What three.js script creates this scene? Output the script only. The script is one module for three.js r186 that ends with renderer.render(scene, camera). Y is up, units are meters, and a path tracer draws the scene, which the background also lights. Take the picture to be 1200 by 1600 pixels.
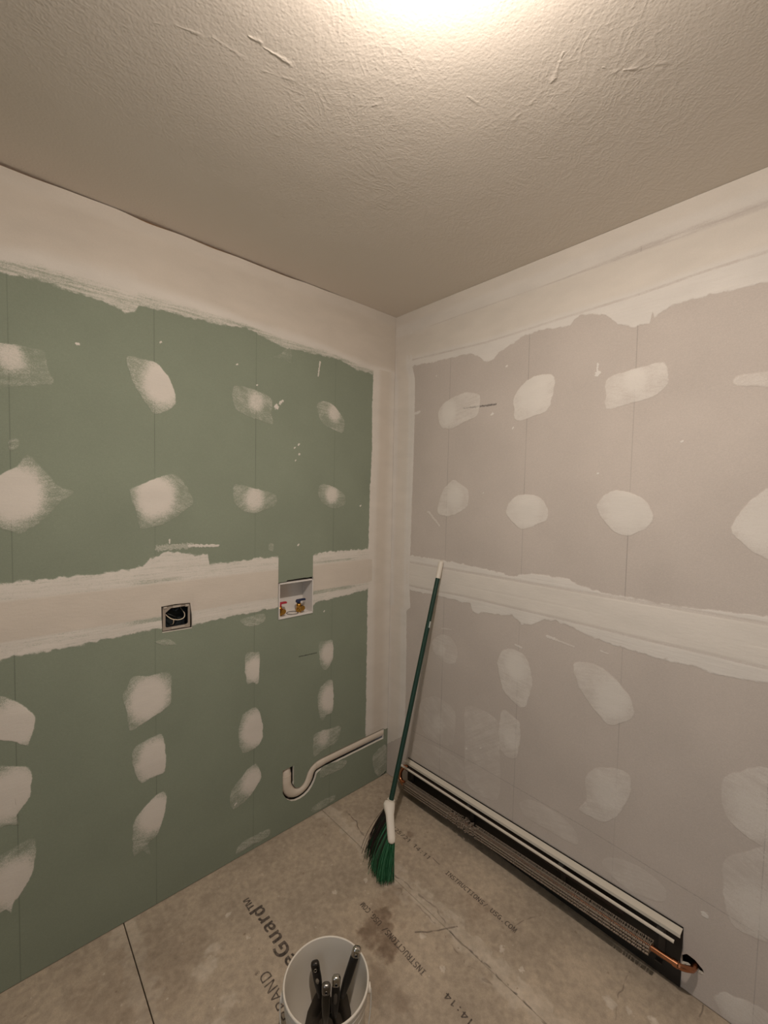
import * as THREE from 'three';
import { mergeGeometries } from 'three/addons/utils/BufferGeometryUtils.js';
import { RectAreaLightUniformsLib } from 'three/addons/lights/RectAreaLightUniformsLib.js';
import { RoundedBoxGeometry } from 'three/addons/geometries/RoundedBoxGeometry.js';

// ------------------------------------------------------------------ camera, light, exposure
const scene = new THREE.Scene();
scene.background = new THREE.Color().setRGB(14, 16, 18.5);   // added cool fill for right wall and floor, through the unseen rear opening
const camera = new THREE.PerspectiveCamera(99.3, 1200 / 1600, 0.02, 20);
camera.position.set(-1.6656, 1.6215, 1.766);
camera.rotation.set(-0.0482, -0.73756, 0.02012, 'YXZ');
camera.updateMatrixWorld();
const renderer = new THREE.WebGLRenderer({ antialias: true });
renderer.toneMapping = THREE.LinearToneMapping;
renderer.toneMappingExposure = 0.079;
RectAreaLightUniformsLib.init();
renderer.shadowMap.enabled = true;
const LAMP = { at: new THREE.Vector3(-1.178, 2.57, 1.332), drop: 0.066, candela: 27, down: 56, color: new THREE.Color().setRGB(1, 0.88, 0.77), size: 1.5 };

// ------------------------------------------------------------------ room measures (metres)
const H = 2.57, W_LEFT = 2.56, W_RIGHT = 2.56, SHEET = 0.0125;

// ------------------------------------------------------------------ helpers
let seed = 7;
const rnd = () => { seed = (seed * 1664525 + 1013904223) >>> 0; return seed / 4294967296; };
const range = (a, b) => a + (b - a) * rnd();
const sm = (a, b, x) => { const t = Math.min(1, Math.max(0, (x - a) / (b - a))); return t * t * (3 - 2 * t); };
const mix = (a, b, t) => a + (b - a) * t;
const V = (x, y, z) => new THREE.Vector3(x, y, z);
function hash(x, y, s) {
  let h = Math.imul(x, 374761393) ^ Math.imul(y, 668265263) ^ Math.imul(s, 1442695041);
  h = Math.imul(h ^ (h >>> 13), 1274126177); h ^= h >>> 16;
  return (h >>> 0) / 4294967296;
}
function noise(x, y, s) {
  const ix = Math.floor(x), iy = Math.floor(y), fx = x - ix, fy = y - iy, u = fx * fx * (3 - 2 * fx), v = fy * fy * (3 - 2 * fy);
  const a = hash(ix, iy, s), b = hash(ix + 1, iy, s), c = hash(ix, iy + 1, s), d = hash(ix + 1, iy + 1, s);
  return a + (b - a) * u + (c - a) * v + (a - b - c + d) * u * v;
}
const fbm = (x, y, s, n = 4) => { let t = 0, a = 0.5, w = 0; for (let i = 0; i < n; i++) { t += a * noise(x, y, s + i); w += a; x *= 2.03; y *= 2.03; a *= 0.5; } return t / w; };
const counts = {};
function numbered(name) { const n = counts[name] ?? 0; counts[name] = n + 1; return n ? name + '_' + String(n).padStart(3, '0') : name; }
function shadows(o) { o.castShadow = true; o.receiveShadow = true; return o; }
function part(name, geo, mat, parent, label) {
  const m = shadows(new THREE.Mesh(geo, mat)); m.name = numbered(name); parent.add(m);
  if (label) m.userData.label = label;
  return m;
}
function thing(name, label, category, x = 0, y = 0, z = 0, group) {
  const o = new THREE.Group(); o.name = numbered(name); o.position.set(x, y, z); o.userData = { label, category };
  if (group) o.userData.group = group;
  scene.add(o); return o;
}
function structure(name) { const o = new THREE.Group(); o.name = name; o.userData = { kind: 'structure' }; scene.add(o); return o; }
const box = (w, h, d, x = 0, y = 0, z = 0) => new THREE.BoxGeometry(w, h, d).translate(x, y, z);
const rbox = (w, h, d, r, x = 0, y = 0, z = 0) => new RoundedBoxGeometry(w, h, d, 2, r).translate(x, y, z);
const merge = (list) => mergeGeometries(list.map((g) => { const q = g.index ? g.toNonIndexed() : g; for (const k of Object.keys(q.attributes)) if (!['position', 'normal', 'uv'].includes(k)) q.deleteAttribute(k); return q; }));
const tube = (pts, r, seg = 40, sides = 12) => new THREE.TubeGeometry(new THREE.CatmullRomCurve3(pts, false, 'catmullrom', 0.5), seg, r, sides, false);
function rod(a, b, r, sides = 16, r2 = r) {          // a capped round bar from a to b
  const d = b.clone().sub(a), g = new THREE.CylinderGeometry(r2, r, d.length(), sides, 1);
  g.translate(0, d.length() / 2, 0); g.applyQuaternion(new THREE.Quaternion().setFromUnitVectors(V(0, 1, 0), d.normalize())); return g.translate(a.x, a.y, a.z);
}
function sweep(pts, widths, depths, side, sides = 14) {   // elliptical sections along pts; side = the direction of the width
  const n = pts.length, pos = [], idx = [];
  for (let i = 0; i < n; i++) {
    const t = pts[Math.min(n - 1, i + 1)].clone().sub(pts[Math.max(0, i - 1)]).normalize();
    const w = side.clone().addScaledVector(t, -side.dot(t)).normalize(), d = t.clone().cross(w);
    for (let k = 0; k < sides; k++) {
      const a = k / sides * Math.PI * 2, c = Math.cos(a), s = Math.sin(a), e = 0.75;
      const p = pts[i].clone().addScaledVector(w, widths[i] * Math.sign(c) * Math.abs(c) ** e).addScaledVector(d, depths[i] * Math.sign(s) * Math.abs(s) ** e);
      pos.push(p.x, p.y, p.z);
    }
  }
  for (let i = 0; i < n - 1; i++) for (let k = 0; k < sides; k++) { const a = i * sides + k, b = i * sides + (k + 1) % sides; idx.push(a, b, a + sides, b, b + sides, a + sides); }
  for (const i of [0, n - 1]) { const c = pos.length / 3; pos.push(pts[i].x, pts[i].y, pts[i].z); for (let k = 0; k < sides; k++) { const a = i * sides + k, b = i * sides + (k + 1) % sides; i ? idx.push(a, b, c) : idx.push(b, a, c); } }
  const g = new THREE.BufferGeometry(); g.setAttribute('position', new THREE.Float32BufferAttribute(pos, 3)); g.setIndex(idx); g.computeVertexNormals();
  g.setAttribute('uv', new THREE.Float32BufferAttribute(new Float32Array(pos.length / 3 * 2), 2)); return g;
}
function along(table, x) {                                 // height of a polyline at x
  const n = table.length;
  if (x <= table[0][0]) return table[0][1];
  for (let i = 1; i < n; i++) if (x <= table[i][0]) { const [a, b] = [table[i - 1], table[i]]; return mix(a[1], b[1], (x - a[0]) / Math.max(1e-6, b[0] - a[0])); }
  return table[n - 1][1];
}
const up = (t) => t.map((p) => p.slice()).sort((a, b) => a[0] - b[0]);
function pixels(n, fill, srgb) {
  const data = new Uint8Array(n * n * 4);
  for (let j = 0; j < n; j++) for (let i = 0; i < n; i++) { const k = (j * n + i) * 4; fill(i, j, data, k); data[k + 3] = 255; }
  const t = new THREE.DataTexture(data, n, n); t.magFilter = t.minFilter = THREE.LinearFilter; t.wrapS = t.wrapT = THREE.RepeatWrapping;
  if (srgb) t.colorSpace = THREE.SRGBColorSpace;
  t.needsUpdate = true; return t;
}

// ------------------------------------------------------------------ where the filler lies on the walls: [metres along the wall, metres above the floor]
const LEFT_PATCHES = [
  { at: [[-1.651, 2.034],[-1.581, 2.045],[-1.53, 2.041],[-1.521, 1.991],[-1.505, 1.948],[-1.544, 1.933],[-1.606, 1.916],[-1.653, 1.915]], core: [-1.612, 2.009, 0.05], thin: 0.24, full: 0.70 },
  { at: [[-1.302, 2.071],[-1.25, 2.08],[-1.202, 2.072],[-1.169, 2.039],[-1.14, 1.985],[-1.136, 1.938],[-1.161, 1.91],[-1.196, 1.889],[-1.217, 1.891],[-1.251, 1.939],[-1.279, 1.988]], core: [-1.185, 2.005, 0.085], thin: 0.30, full: 1.00 },
  { at: [[-0.917, 2.035],[-0.893, 2.047],[-0.814, 2.04],[-0.739, 2.013],[-0.741, 1.955],[-0.731, 1.906],[-0.789, 1.913],[-0.856, 1.926],[-0.903, 1.951],[-0.917, 1.991]], core: [-0.813, 1.994, 0.05], thin: 0.27, full: 0.65 },
  { at: [[-0.502, 2.032],[-0.466, 2.049],[-0.413, 2.039],[-0.362, 1.996],[-0.337, 1.955],[-0.352, 1.905],[-0.411, 1.915],[-0.475, 1.945],[-0.502, 1.996]], core: [-0.405, 2, 0.05], thin: 0.30, full: 0.70 },
  { at: [[-1.619, 1.753],[-1.597, 1.759],[-1.594, 1.732],[-1.617, 1.722]], core: null, thin: 0.29, full: 0.40 },
  { at: [[-1.658, 1.627],[-1.602, 1.676],[-1.571, 1.71],[-1.532, 1.666],[-1.496, 1.615],[-1.457, 1.597],[-1.492, 1.563],[-1.534, 1.512],[-1.575, 1.476],[-1.606, 1.468],[-1.66, 1.505]], core: [-1.608, 1.589, 0.1], thin: 0.23, full: 1.00 },
  { at: [[-1.292, 1.608],[-1.246, 1.632],[-1.182, 1.663],[-1.136, 1.667],[-1.101, 1.629],[-1.07, 1.562],[-1.113, 1.525],[-1.182, 1.478],[-1.258, 1.469],[-1.272, 1.528],[-1.286, 1.574]], core: [-1.208, 1.584, 0.09], thin: 0.23, full: 1.00 },
  { at: [[-0.91, 1.631],[-0.874, 1.634],[-0.796, 1.617],[-0.719, 1.598],[-0.719, 1.547],[-0.765, 1.527],[-0.816, 1.511],[-0.868, 1.526],[-0.91, 1.561]], core: [-0.817, 1.578, 0.06], thin: 0.26, full: 0.72 },
  { at: [[-0.489, 1.637],[-0.445, 1.651],[-0.367, 1.624],[-0.326, 1.592],[-0.337, 1.544],[-0.404, 1.528],[-0.462, 1.551],[-0.488, 1.591]], core: [-0.413, 1.598, 0.05], thin: 0.29, full: 0.70 },
  { at: [[-0.749, 1.376],[-0.727, 1.375],[-0.727, 1.343],[-0.749, 1.347]], core: null, thin: 0.32, full: 0.45 },
  { at: [[-0.74, 2.196],[-0.694, 2.223],[-0.669, 2.262],[-0.649, 2.266],[-0.645, 2.191],[-0.678, 2.198]], core: null, thin: 0.25, full: 0.50 },
  { at: [[-1.669, 0.964],[-1.622, 0.943],[-1.591, 0.909],[-1.568, 0.873],[-1.573, 0.829],[-1.588, 0.781],[-1.624, 0.81],[-1.671, 0.84]], core: [-1.617, 0.861, 0.085], thin: 0.29, full: 1.00 },
  { at: [[-1.673, 0.733],[-1.633, 0.73],[-1.594, 0.716],[-1.578, 0.682],[-1.583, 0.619],[-1.604, 0.583],[-1.62, 0.563],[-1.61, 0.526],[-1.643, 0.543],[-1.676, 0.554]], core: [-1.63, 0.641, 0.09], thin: 0.29, full: 1.00 },
  { at: [[-1.678, 0.437],[-1.629, 0.462],[-1.59, 0.468],[-1.574, 0.459],[-1.571, 0.408],[-1.587, 0.34],[-1.616, 0.294],[-1.629, 0.285],[-1.636, 0.246],[-1.651, 0.269],[-1.681, 0.276]], core: [-1.628, 0.348, 0.085], thin: 0.27, full: 0.95 },
  { at: [[-1.288, 0.923],[-1.229, 0.913],[-1.162, 0.905],[-1.155, 0.83],[-1.162, 0.776],[-1.219, 0.75],[-1.273, 0.727],[-1.3, 0.727],[-1.308, 0.792],[-1.322, 0.856],[-1.307, 0.887]], core: [-1.234, 0.824, 0.09], thin: 0.30, full: 1.00 },
  { at: [[-1.295, 0.631],[-1.278, 0.661],[-1.224, 0.672],[-1.192, 0.673],[-1.179, 0.622],[-1.179, 0.52],[-1.231, 0.518],[-1.264, 0.51],[-1.285, 0.566]], core: [-1.215, 0.584, 0.085], thin: 0.30, full: 1.00 },
  { at: [[-1.292, 0.361],[-1.269, 0.398],[-1.22, 0.437],[-1.186, 0.442],[-1.173, 0.402],[-1.187, 0.331],[-1.21, 0.279],[-1.239, 0.262],[-1.233, 0.215],[-1.261, 0.244],[-1.291, 0.236],[-1.293, 0.299]], core: [-1.214, 0.366, 0.08], thin: 0.30, full: 0.95 },
  { at: [[-0.854, 0.904],[-0.806, 0.901],[-0.788, 0.888],[-0.793, 0.765],[-0.821, 0.767],[-0.847, 0.771],[-0.859, 0.84]], core: [-0.812, 0.828, 0.06], thin: 0.36, full: 0.85 },
  { at: [[-0.887, 0.565],[-0.87, 0.631],[-0.835, 0.653],[-0.799, 0.65],[-0.774, 0.583],[-0.773, 0.494],[-0.804, 0.468],[-0.863, 0.465],[-0.884, 0.522]], core: [-0.807, 0.557, 0.085], thin: 0.30, full: 1.00 },
  { at: [[-0.806, 0.395],[-0.775, 0.331],[-0.802, 0.284],[-0.847, 0.246],[-0.905, 0.231],[-0.923, 0.268],[-0.914, 0.321],[-0.863, 0.37]], core: [-0.821, 0.322, 0.07], thin: 0.29, full: 0.80 },
  { at: [[-0.89, 0.05],[-0.847, 0.064],[-0.738, 0.057],[-0.738, 0.02],[-0.816, 0.023],[-0.89, 0.021]], core: null, thin: 0.32, full: 0.55 },
  { at: [[-0.474, 0.866],[-0.443, 0.873],[-0.393, 0.862],[-0.391, 0.766],[-0.429, 0.723],[-0.46, 0.744],[-0.476, 0.803]], core: [-0.419, 0.805, 0.06], thin: 0.32, full: 0.80 },
  { at: [[-0.474, 0.625],[-0.436, 0.659],[-0.389, 0.656],[-0.386, 0.499],[-0.425, 0.485],[-0.456, 0.466],[-0.48, 0.546]], core: [-0.411, 0.573, 0.07], thin: 0.32, full: 0.90 },
  { at: [[-0.5, 0.407],[-0.463, 0.416],[-0.344, 0.403],[-0.331, 0.378],[-0.363, 0.322],[-0.442, 0.312],[-0.499, 0.302]], core: [-0.443, 0.379, 0.05], thin: 0.32, full: 0.60 },
  { at: [[-0.441, 0.229],[-0.295, 0.202],[-0.307, 0.169],[-0.38, 0.166],[-0.459, 0.177]], core: null, thin: 0.32, full: 0.50 },
  { at: [[-0.51, 0.036],[-0.457, 0.053],[-0.366, 0.044],[-0.37, 0.018],[-0.437, 0.01],[-0.495, 0.012]], core: null, thin: 0.30, full: 0.45 },
  { at: [[-0.877, 1.06],[-0.768, 1.068],[-0.771, 1.026],[-0.822, 1.018],[-0.86, 1.031]], core: null, thin: 0.30, full: 0.50 },
  { at: [[-1.217, 1.038],[-1.168, 1.039],[-1.138, 1.01],[-1.184, 1.018]], core: null, thin: 0.29, full: 0.45 },
  { at: [[-0.101, 0.156],[-0.01, 0.171],[-0.006, 0.023],[-0.069, 0.012],[-0.109, 0.1]], core: null, thin: 0.36, full: 0.60 },
];
const RIGHT_PATCHES = [
  { at: [[0.325, 2.032],[0.381, 2.071],[0.477, 2.09],[0.561, 2.072],[0.569, 2.036],[0.554, 1.974],[0.481, 1.952],[0.409, 1.929],[0.345, 1.941],[0.322, 1.985]], core: [0.387, 2.015, 0.06], thin: 0.50, full: 0.85 },
  { at: [[0.742, 2.034],[0.777, 2.077],[0.834, 2.104],[0.889, 2.104],[0.919, 2.084],[0.921, 2.033],[0.895, 1.961],[0.826, 1.938],[0.755, 1.933],[0.744, 1.98]], core: [0.828, 2.043, 0.08], thin: 0.60, full: 1.00 },
  { at: [[1.123, 2.048],[1.227, 2.062],[1.294, 2.068],[1.308, 2.046],[1.312, 1.993],[1.271, 1.957],[1.192, 1.942],[1.123, 1.937],[1.117, 1.991]], core: [1.213, 2.027, 0.05], thin: 0.50, full: 0.75 },
  { at: [[1.491, 1.988],[1.563, 1.988],[1.58, 1.985],[1.582, 1.943],[1.492, 1.96]], core: null, thin: 0.45, full: 0.50 },
  { at: [[0.383, 1.65],[0.426, 1.682],[0.481, 1.657],[0.519, 1.627],[0.514, 1.561],[0.459, 1.522],[0.4, 1.503],[0.338, 1.512],[0.333, 1.554],[0.356, 1.618]], core: [0.437, 1.601, 0.06], thin: 0.50, full: 0.80 },
  { at: [[0.721, 1.541],[0.75, 1.597],[0.809, 1.621],[0.882, 1.606],[0.917, 1.55],[0.899, 1.511],[0.8, 1.472],[0.744, 1.509]], core: [0.827, 1.557, 0.07], thin: 0.55, full: 0.85 },
  { at: [[1.102, 1.588],[1.141, 1.631],[1.173, 1.643],[1.246, 1.622],[1.288, 1.569],[1.28, 1.525],[1.222, 1.482],[1.169, 1.489],[1.123, 1.537]], core: [1.203, 1.576, 0.08], thin: 0.55, full: 0.80 },
  { at: [[1.5, 1.531],[1.524, 1.59],[1.552, 1.629],[1.596, 1.644],[1.605, 1.452],[1.56, 1.46],[1.521, 1.494]], core: [1.57, 1.545, 0.08], thin: 0.50, full: 0.70 },
  { at: [[0.322, 0.866],[0.38, 0.908],[0.441, 0.908],[0.482, 0.862],[0.473, 0.797],[0.426, 0.775],[0.363, 0.786],[0.324, 0.817]], core: [0.387, 0.835, 0.03], thin: 0.35, full: 0.50 },
  { at: [[0.704, 0.868],[0.728, 0.927],[0.775, 0.95],[0.836, 0.937],[0.868, 0.878],[0.873, 0.812],[0.845, 0.719],[0.799, 0.715],[0.734, 0.762]], core: [0.796, 0.877, 0.06], thin: 0.50, full: 0.80 },
  { at: [[1.04, 0.96],[1.076, 0.984],[1.134, 0.99],[1.203, 0.953],[1.247, 0.91],[1.26, 0.85],[1.22, 0.806],[1.177, 0.783],[1.118, 0.825],[1.068, 0.881]], core: [1.184, 0.882, 0.08], thin: 0.45, full: 0.75 },
  { at: [[0.738, 0.663],[0.786, 0.659],[0.824, 0.64],[0.829, 0.572],[0.817, 0.491],[0.778, 0.463],[0.735, 0.486],[0.722, 0.583]], core: [0.784, 0.552, 0.05], thin: 0.45, full: 0.60 },
  { at: [[0.538, 0.599],[0.656, 0.624],[0.724, 0.593],[0.732, 0.485],[0.731, 0.248],[0.562, 0.233],[0.539, 0.458]], core: null, thin: 0.32, full: 0.40 },
  { at: [[0.24, 0.5],[0.349, 0.582],[0.473, 0.558],[0.484, 0.482],[0.46, 0.375],[0.357, 0.344],[0.267, 0.373]], core: [0.375, 0.452, 0.05], thin: 0.28, full: 0.45 },
  { at: [[1.106, 0.546],[1.139, 0.6],[1.206, 0.633],[1.259, 0.632],[1.258, 0.554],[1.224, 0.463],[1.17, 0.41],[1.087, 0.409],[1.11, 0.459]], core: [1.188, 0.527, 0.07], thin: 0.42, full: 0.60 },
  { at: [[1.511, 0.714],[1.531, 0.776],[1.634, 0.838],[1.644, 0.623],[1.585, 0.605],[1.53, 0.642]], core: [1.596, 0.691, 0.08], thin: 0.40, full: 0.60 },
  { at: [[1.529, 0.488],[1.558, 0.538],[1.645, 0.605],[1.657, 0.346],[1.569, 0.311],[1.538, 0.37]], core: [1.609, 0.403, 0.08], thin: 0.36, full: 0.60 },
  { at: [[1.177, 0.262],[1.22, 0.303],[1.303, 0.324],[1.378, 0.307],[1.375, 0.248],[1.287, 0.218],[1.201, 0.229]], core: null, thin: 0.30, full: 0.40 },
  { at: [[0.837, 0.293],[0.889, 0.337],[1, 0.345],[1.079, 0.314],[1.081, 0.263],[0.977, 0.251],[0.863, 0.252]], core: null, thin: 0.30, full: 0.35 },
  { at: [[1.525, 0.043],[1.548, 0.085],[1.623, 0.113],[1.659, 0.112],[1.661, 0.066],[1.568, -0.001]], core: [1.58, 0.069, 0.06], thin: 0.42, full: 0.60 },
  { at: [[0.2, 0.273],[0.292, 0.315],[0.528, 0.327],[0.532, 0.227],[0.404, 0.216],[0.217, 0.193]], core: null, thin: 0.25, full: 0.32 },
];
const leftCeilingEdge = [[-1.63, 2.246], [-1.54, 2.259], [-1.458, 2.25], [-1.37, 2.242], [-1.303, 2.225], [-1.267, 2.239], [-1.261, 2.263], [-1.168, 2.268], [-1.077, 2.267], [-0.965, 2.273], [-0.858, 2.288], [-0.756, 2.263], [-0.678, 2.246], [-0.491, 2.259], [-0.359, 2.257], [-0.257, 2.23], [-0.158, 2.233]];
const leftCeilingCoat = [[-1.629, 2.308], [-1.539, 2.326], [-1.44, 2.327], [-1.331, 2.329], [-1.211, 2.328], [-1.077, 2.325], [-0.953, 2.322], [-0.756, 2.309], [-0.492, 2.303], [-0.194, 2.269]];
const leftSeamTop = [[-1.646, 1.314], [-1.537, 1.315], [-1.434, 1.317], [-1.3, 1.321], [-1.254, 1.33], [-1.227, 1.356], [-1.167, 1.375], [-1.016, 1.347], [-1.01, 1.31], [-0.964, 1.311], [-0.809, 1.316], [-0.704, 1.315]];
const leftSeamTopB = [[-0.524, 1.305], [-0.477, 1.314], [-0.401, 1.317], [-0.171, 1.31]];
const leftSeamBottom = [[-1.65, 1.073], [-1.635, 1.078], [-1.612, 1.08], [-1.524, 1.074], [-1.463, 1.077], [-1.4, 1.078], [-1.302, 1.085], [-1.217, 1.084], [-1.078, 1.074], [-1.003, 1.078], [-0.866, 1.08], [-0.699, 1.083]];
const leftSeamBottomB = [[-0.51, 1.061], [-0.484, 1.075], [-0.416, 1.074], [-0.357, 1.078], [-0.17, 1.092]];
const leftCorner = [[-0.158, 2.233], [-0.162, 2.049], [-0.157, 1.848], [-0.166, 1.645], [-0.171, 1.31], [-0.17, 1.092], [-0.168, 0.816], [-0.166, 0.318]];
const rightCeilingEdge = [[0.112, 2.283], [0.333, 2.271], [0.507, 2.268], [0.543, 2.248], [0.597, 2.209], [0.637, 2.217], [0.668, 2.244], [0.694, 2.249], [0.769, 2.277], [0.841, 2.285], [0.973, 2.271], [0.99, 2.288], [1.009, 2.297], [1.056, 2.293], [1.102, 2.276], [1.137, 2.241], [1.169, 2.219], [1.201, 2.205], [1.25, 2.207], [1.263, 2.222], [1.258, 2.24], [1.305, 2.244], [1.4, 2.249], [1.551, 2.244]];
const rightCeilingCoat = [[0.134, 2.315], [0.594, 2.297], [0.921, 2.307], [1.216, 2.313], [1.396, 2.325], [1.547, 2.329]];
const rightSeamTop = [[0.154, 1.28], [0.408, 1.283], [0.597, 1.278], [0.731, 1.27], [0.763, 1.266], [0.852, 1.291], [0.935, 1.294], [1.013, 1.296], [1.026, 1.281], [1.111, 1.269], [1.179, 1.263], [1.376, 1.262], [1.596, 1.283]];
const rightSeamBottom = [[0.15, 1.092], [0.374, 1.098], [0.549, 1.099], [0.562, 1.065], [0.598, 1.061], [0.611, 1.076], [0.673, 1.078], [0.769, 1.094], [0.816, 1.069], [0.86, 1.074], [0.915, 1.112], [0.964, 1.118], [1.046, 1.103], [1.119, 1.087], [1.186, 1.082], [1.27, 1.076], [1.366, 1.076], [1.436, 1.081], [1.486, 1.069], [1.499, 1.075], [1.606, 1.086]];
const rightCorner = [[0.131, 2.28], [0.152, 2.219], [0.158, 2.019], [0.156, 1.784], [0.151, 1.513], [0.149, 1.279], [0.15, 1.092], [0.158, 0.997], [0.13, 0.973], [0.135, 0.815], [0.139, 0.533], [0.137, 0.281]];

// ------------------------------------------------------------------ wall surfaces: board paper, pencil lines and joint compound, laid out in metres
for (const p of [...LEFT_PATCHES, ...RIGHT_PATCHES]) p.at = new THREE.CatmullRomCurve3(p.at.map((q) => V(q[0], q[1], 0)), true, 'catmullrom', 0.42).getPoints(p.at.length * 4).slice(0, -1).map((q) => [q.x, q.y]);   // knife strokes are round-cornered
const N = 2048, TW = 2.56, TH = 2.6;
function inside(poly, x, y) {                              // signed distance to a polygon, positive inside
  let d = 1e9, c = false;
  for (let i = 0, j = poly.length - 1; i < poly.length; j = i++) {
    const [ax, ay] = poly[j], [bx, by] = poly[i], ex = bx - ax, ey = by - ay, t = Math.min(1, Math.max(0, ((x - ax) * ex + (y - ay) * ey) / (ex * ex + ey * ey)));
    d = Math.min(d, (x - ax - t * ex) ** 2 + (y - ay - t * ey) ** 2);
    if ((ay > y) !== (by > y) && x < (bx - ax) * (y - ay) / (by - ay) + ax) c = !c;
  }
  return c ? Math.sqrt(d) : -Math.sqrt(d);
}
function wallMaps({ from, board, white, cream, patches, bands, studs, strokes, grainSeed }) {
  const cover = new Float32Array(N * N), tone = new Float32Array(N * N), ink = new Float32Array(N * N);
  const X = (i) => from + (i + 0.5) / N * TW, Y = (j) => (j + 0.5) / N * TH;
  for (let j = 0; j < N; j++) for (let i = 0; i < N; i++) {
    const r = bands(X(i), Y(j)); cover[j * N + i] = r[0]; tone[j * N + i] = r[1];
  }
  for (const [pi, p] of patches.entries()) {
    const xs = p.at.map((q) => q[0]), ys = p.at.map((q) => q[1]);
    const i0 = Math.max(0, Math.floor((Math.min(...xs) - 0.03 - from) / TW * N)), i1 = Math.min(N - 1, Math.ceil((Math.max(...xs) + 0.03 - from) / TW * N));
    const j0 = Math.max(0, Math.floor((Math.min(...ys) - 0.03) / TH * N)), j1 = Math.min(N - 1, Math.ceil((Math.max(...ys) + 0.03) / TH * N));
    const swipe = hash(pi, 3, grainSeed) * 1.4 - 0.7, cs = Math.cos(swipe), sn = Math.sin(swipe);
    for (let j = j0; j <= j1; j++) for (let i = i0; i <= i1; i++) {
      const x = X(i), y = Y(j), wob = (fbm(x * 45, y * 45, pi + 60, 3) - 0.5) * 0.018;
      const e = sm(-0.002, 0.003, inside(p.at, x, y) + wob * 0.5);
      if (e <= 0) continue;
      const a = x * cs + y * sn, b = y * cs - x * sn, streak = (noise(a * 14, b * 210, 900 + pi) - 0.5) * 0.16 + (fbm(x * 26, y * 26, 40 + pi, 3) - 0.5) * 0.32;
      let t = p.thin + streak * (1 - 0.4 * p.thin);
      if (p.core) { const q = Math.hypot(x - p.core[0], (y - p.core[1]) * 0.8) / (p.core[2] * 0.92) + wob * 6; t = mix(t, p.full, 1 - sm(0.3, 1.15, q)); }
      const k = j * N + i; t *= e;
      if (t > cover[k]) { cover[k] = t; tone[k] = 0.15; }
    }
  }
  for (const s of strokes) {                                // [x0, y0, x1, y1, half width, strength, 'mud' | 'ink']
    const [x0, y0, x1, y1, w, f, what] = s;
    const i0 = Math.max(0, Math.floor((Math.min(x0, x1) - 0.02 - from) / TW * N)), i1 = Math.min(N - 1, Math.ceil((Math.max(x0, x1) + 0.02 - from) / TW * N));
    const j0 = Math.max(0, Math.floor((Math.min(y0, y1) - 0.02) / TH * N)), j1 = Math.min(N - 1, Math.ceil((Math.max(y0, y1) + 0.02) / TH * N));
    for (let j = j0; j <= j1; j++) for (let i = i0; i <= i1; i++) {
      const x = X(i), y = Y(j), ex = x1 - x0, ey = y1 - y0, l = ex * ex + ey * ey, t = l ? Math.min(1, Math.max(0, ((x - x0) * ex + (y - y0) * ey) / l)) : 0;
      const d = Math.hypot(x - x0 - t * ex, y - y0 - t * ey) + (noise(x * 220, y * 220, 5) - 0.5) * w * 0.9, a = f * (1 - sm(w * 0.6, w * 1.2, d)), k = j * N + i;
      if (what === 'mud') { if (a > cover[k]) { cover[k] = a; tone[k] = 0; } } else ink[k] = Math.max(ink[k], a * mix(0.6, 1, noise(x * 160, y * 160, 8)));
    }
  }
  for (const s of studs) for (let j = 0; j < N; j++) {
    const y = Y(j), c = (s + (noise(y * 2, s, 3) - 0.5) * 0.003 - from) / TW * N, f = mix(0.06, 0.3, noise(y * 5, s * 9, 4));
    for (let i = Math.floor(c) - 1; i <= Math.floor(c) + 2; i++) if (i >= 0 && i < N) ink[j * N + i] = Math.max(ink[j * N + i], f * Math.max(0, 1 - Math.abs(i + 0.5 - c) / 1.3));
  }
  const map = pixels(N, (i, j, d, k) => {
    const x = X(i), y = Y(j), q = j * N + i, fine = hash(i, j, grainSeed), weave = noise(x * 300, y * 700, grainSeed + 1);
    const g = fine * 0.6 + weave * 0.25 + noise(x * 90, y * 260, grainSeed + 2) * 0.15, a = sm(g * 0.6 - 0.2, g * 0.6 + 0.46, cover[q]);
    const paper = 1 + (fine - 0.5) * 0.05 + (weave - 0.5) * 0.04 + (fbm(x * 6, y * 6, grainSeed + 5, 3) - 0.5) * 0.06;
    const chalk = 1 + (fine - 0.5) * 0.025 + (fbm(x * 9, y * 22, grainSeed + 9, 3) - 0.5) * 0.05, dark = 1 - ink[q] * (1 - a);
    for (let c = 0; c < 3; c++) d[k + c] = Math.max(0, Math.min(255, mix(board[c] * paper, mix(white[c], cream[c], tone[q]) * chalk, a) * dark));
  }, true);
  const bump = pixels(N, (i, j, d, k) => {
    const x = X(i), y = Y(j), q = j * N + i, t = Math.min(1, cover[q]);
    const h = 0.1 + 0.62 * t + (noise(x * 420, y * 420, 21) - 0.5) * 0.05 + (noise(x * 60, y * 240, 22) - 0.5) * 0.12 * t - ink[q] * 0.05 + (hash(i, j, 2) - 0.5) * 0.006;
    d[k] = d[k + 1] = d[k + 2] = Math.max(0, Math.min(255, h * 255));
  });
  for (const t of [map, bump]) t.repeat.set(1 / TW, 1 / TH);
  return new THREE.MeshStandardMaterial({ map, bumpMap: bump, bumpScale: 0.0016, roughness: 0.92 });
}
const L = { edge: up(leftCeilingEdge), coat: up(leftCeilingCoat), top: up(leftSeamTop), topB: up(leftSeamTopB), low: up(leftSeamBottom), lowB: up(leftSeamBottomB), corner: up(leftCorner.map(([x, y]) => [y, -x])) };
const R = { edge: up(rightCeilingEdge), coat: up(rightCeilingCoat), top: up(rightSeamTop), low: up(rightSeamBottom), corner: up(rightCorner.map(([x, y]) => [y, x])) };
const BOX = { x0: -0.7, x1: -0.516 };                       // the washing machine box on the left wall
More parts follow.
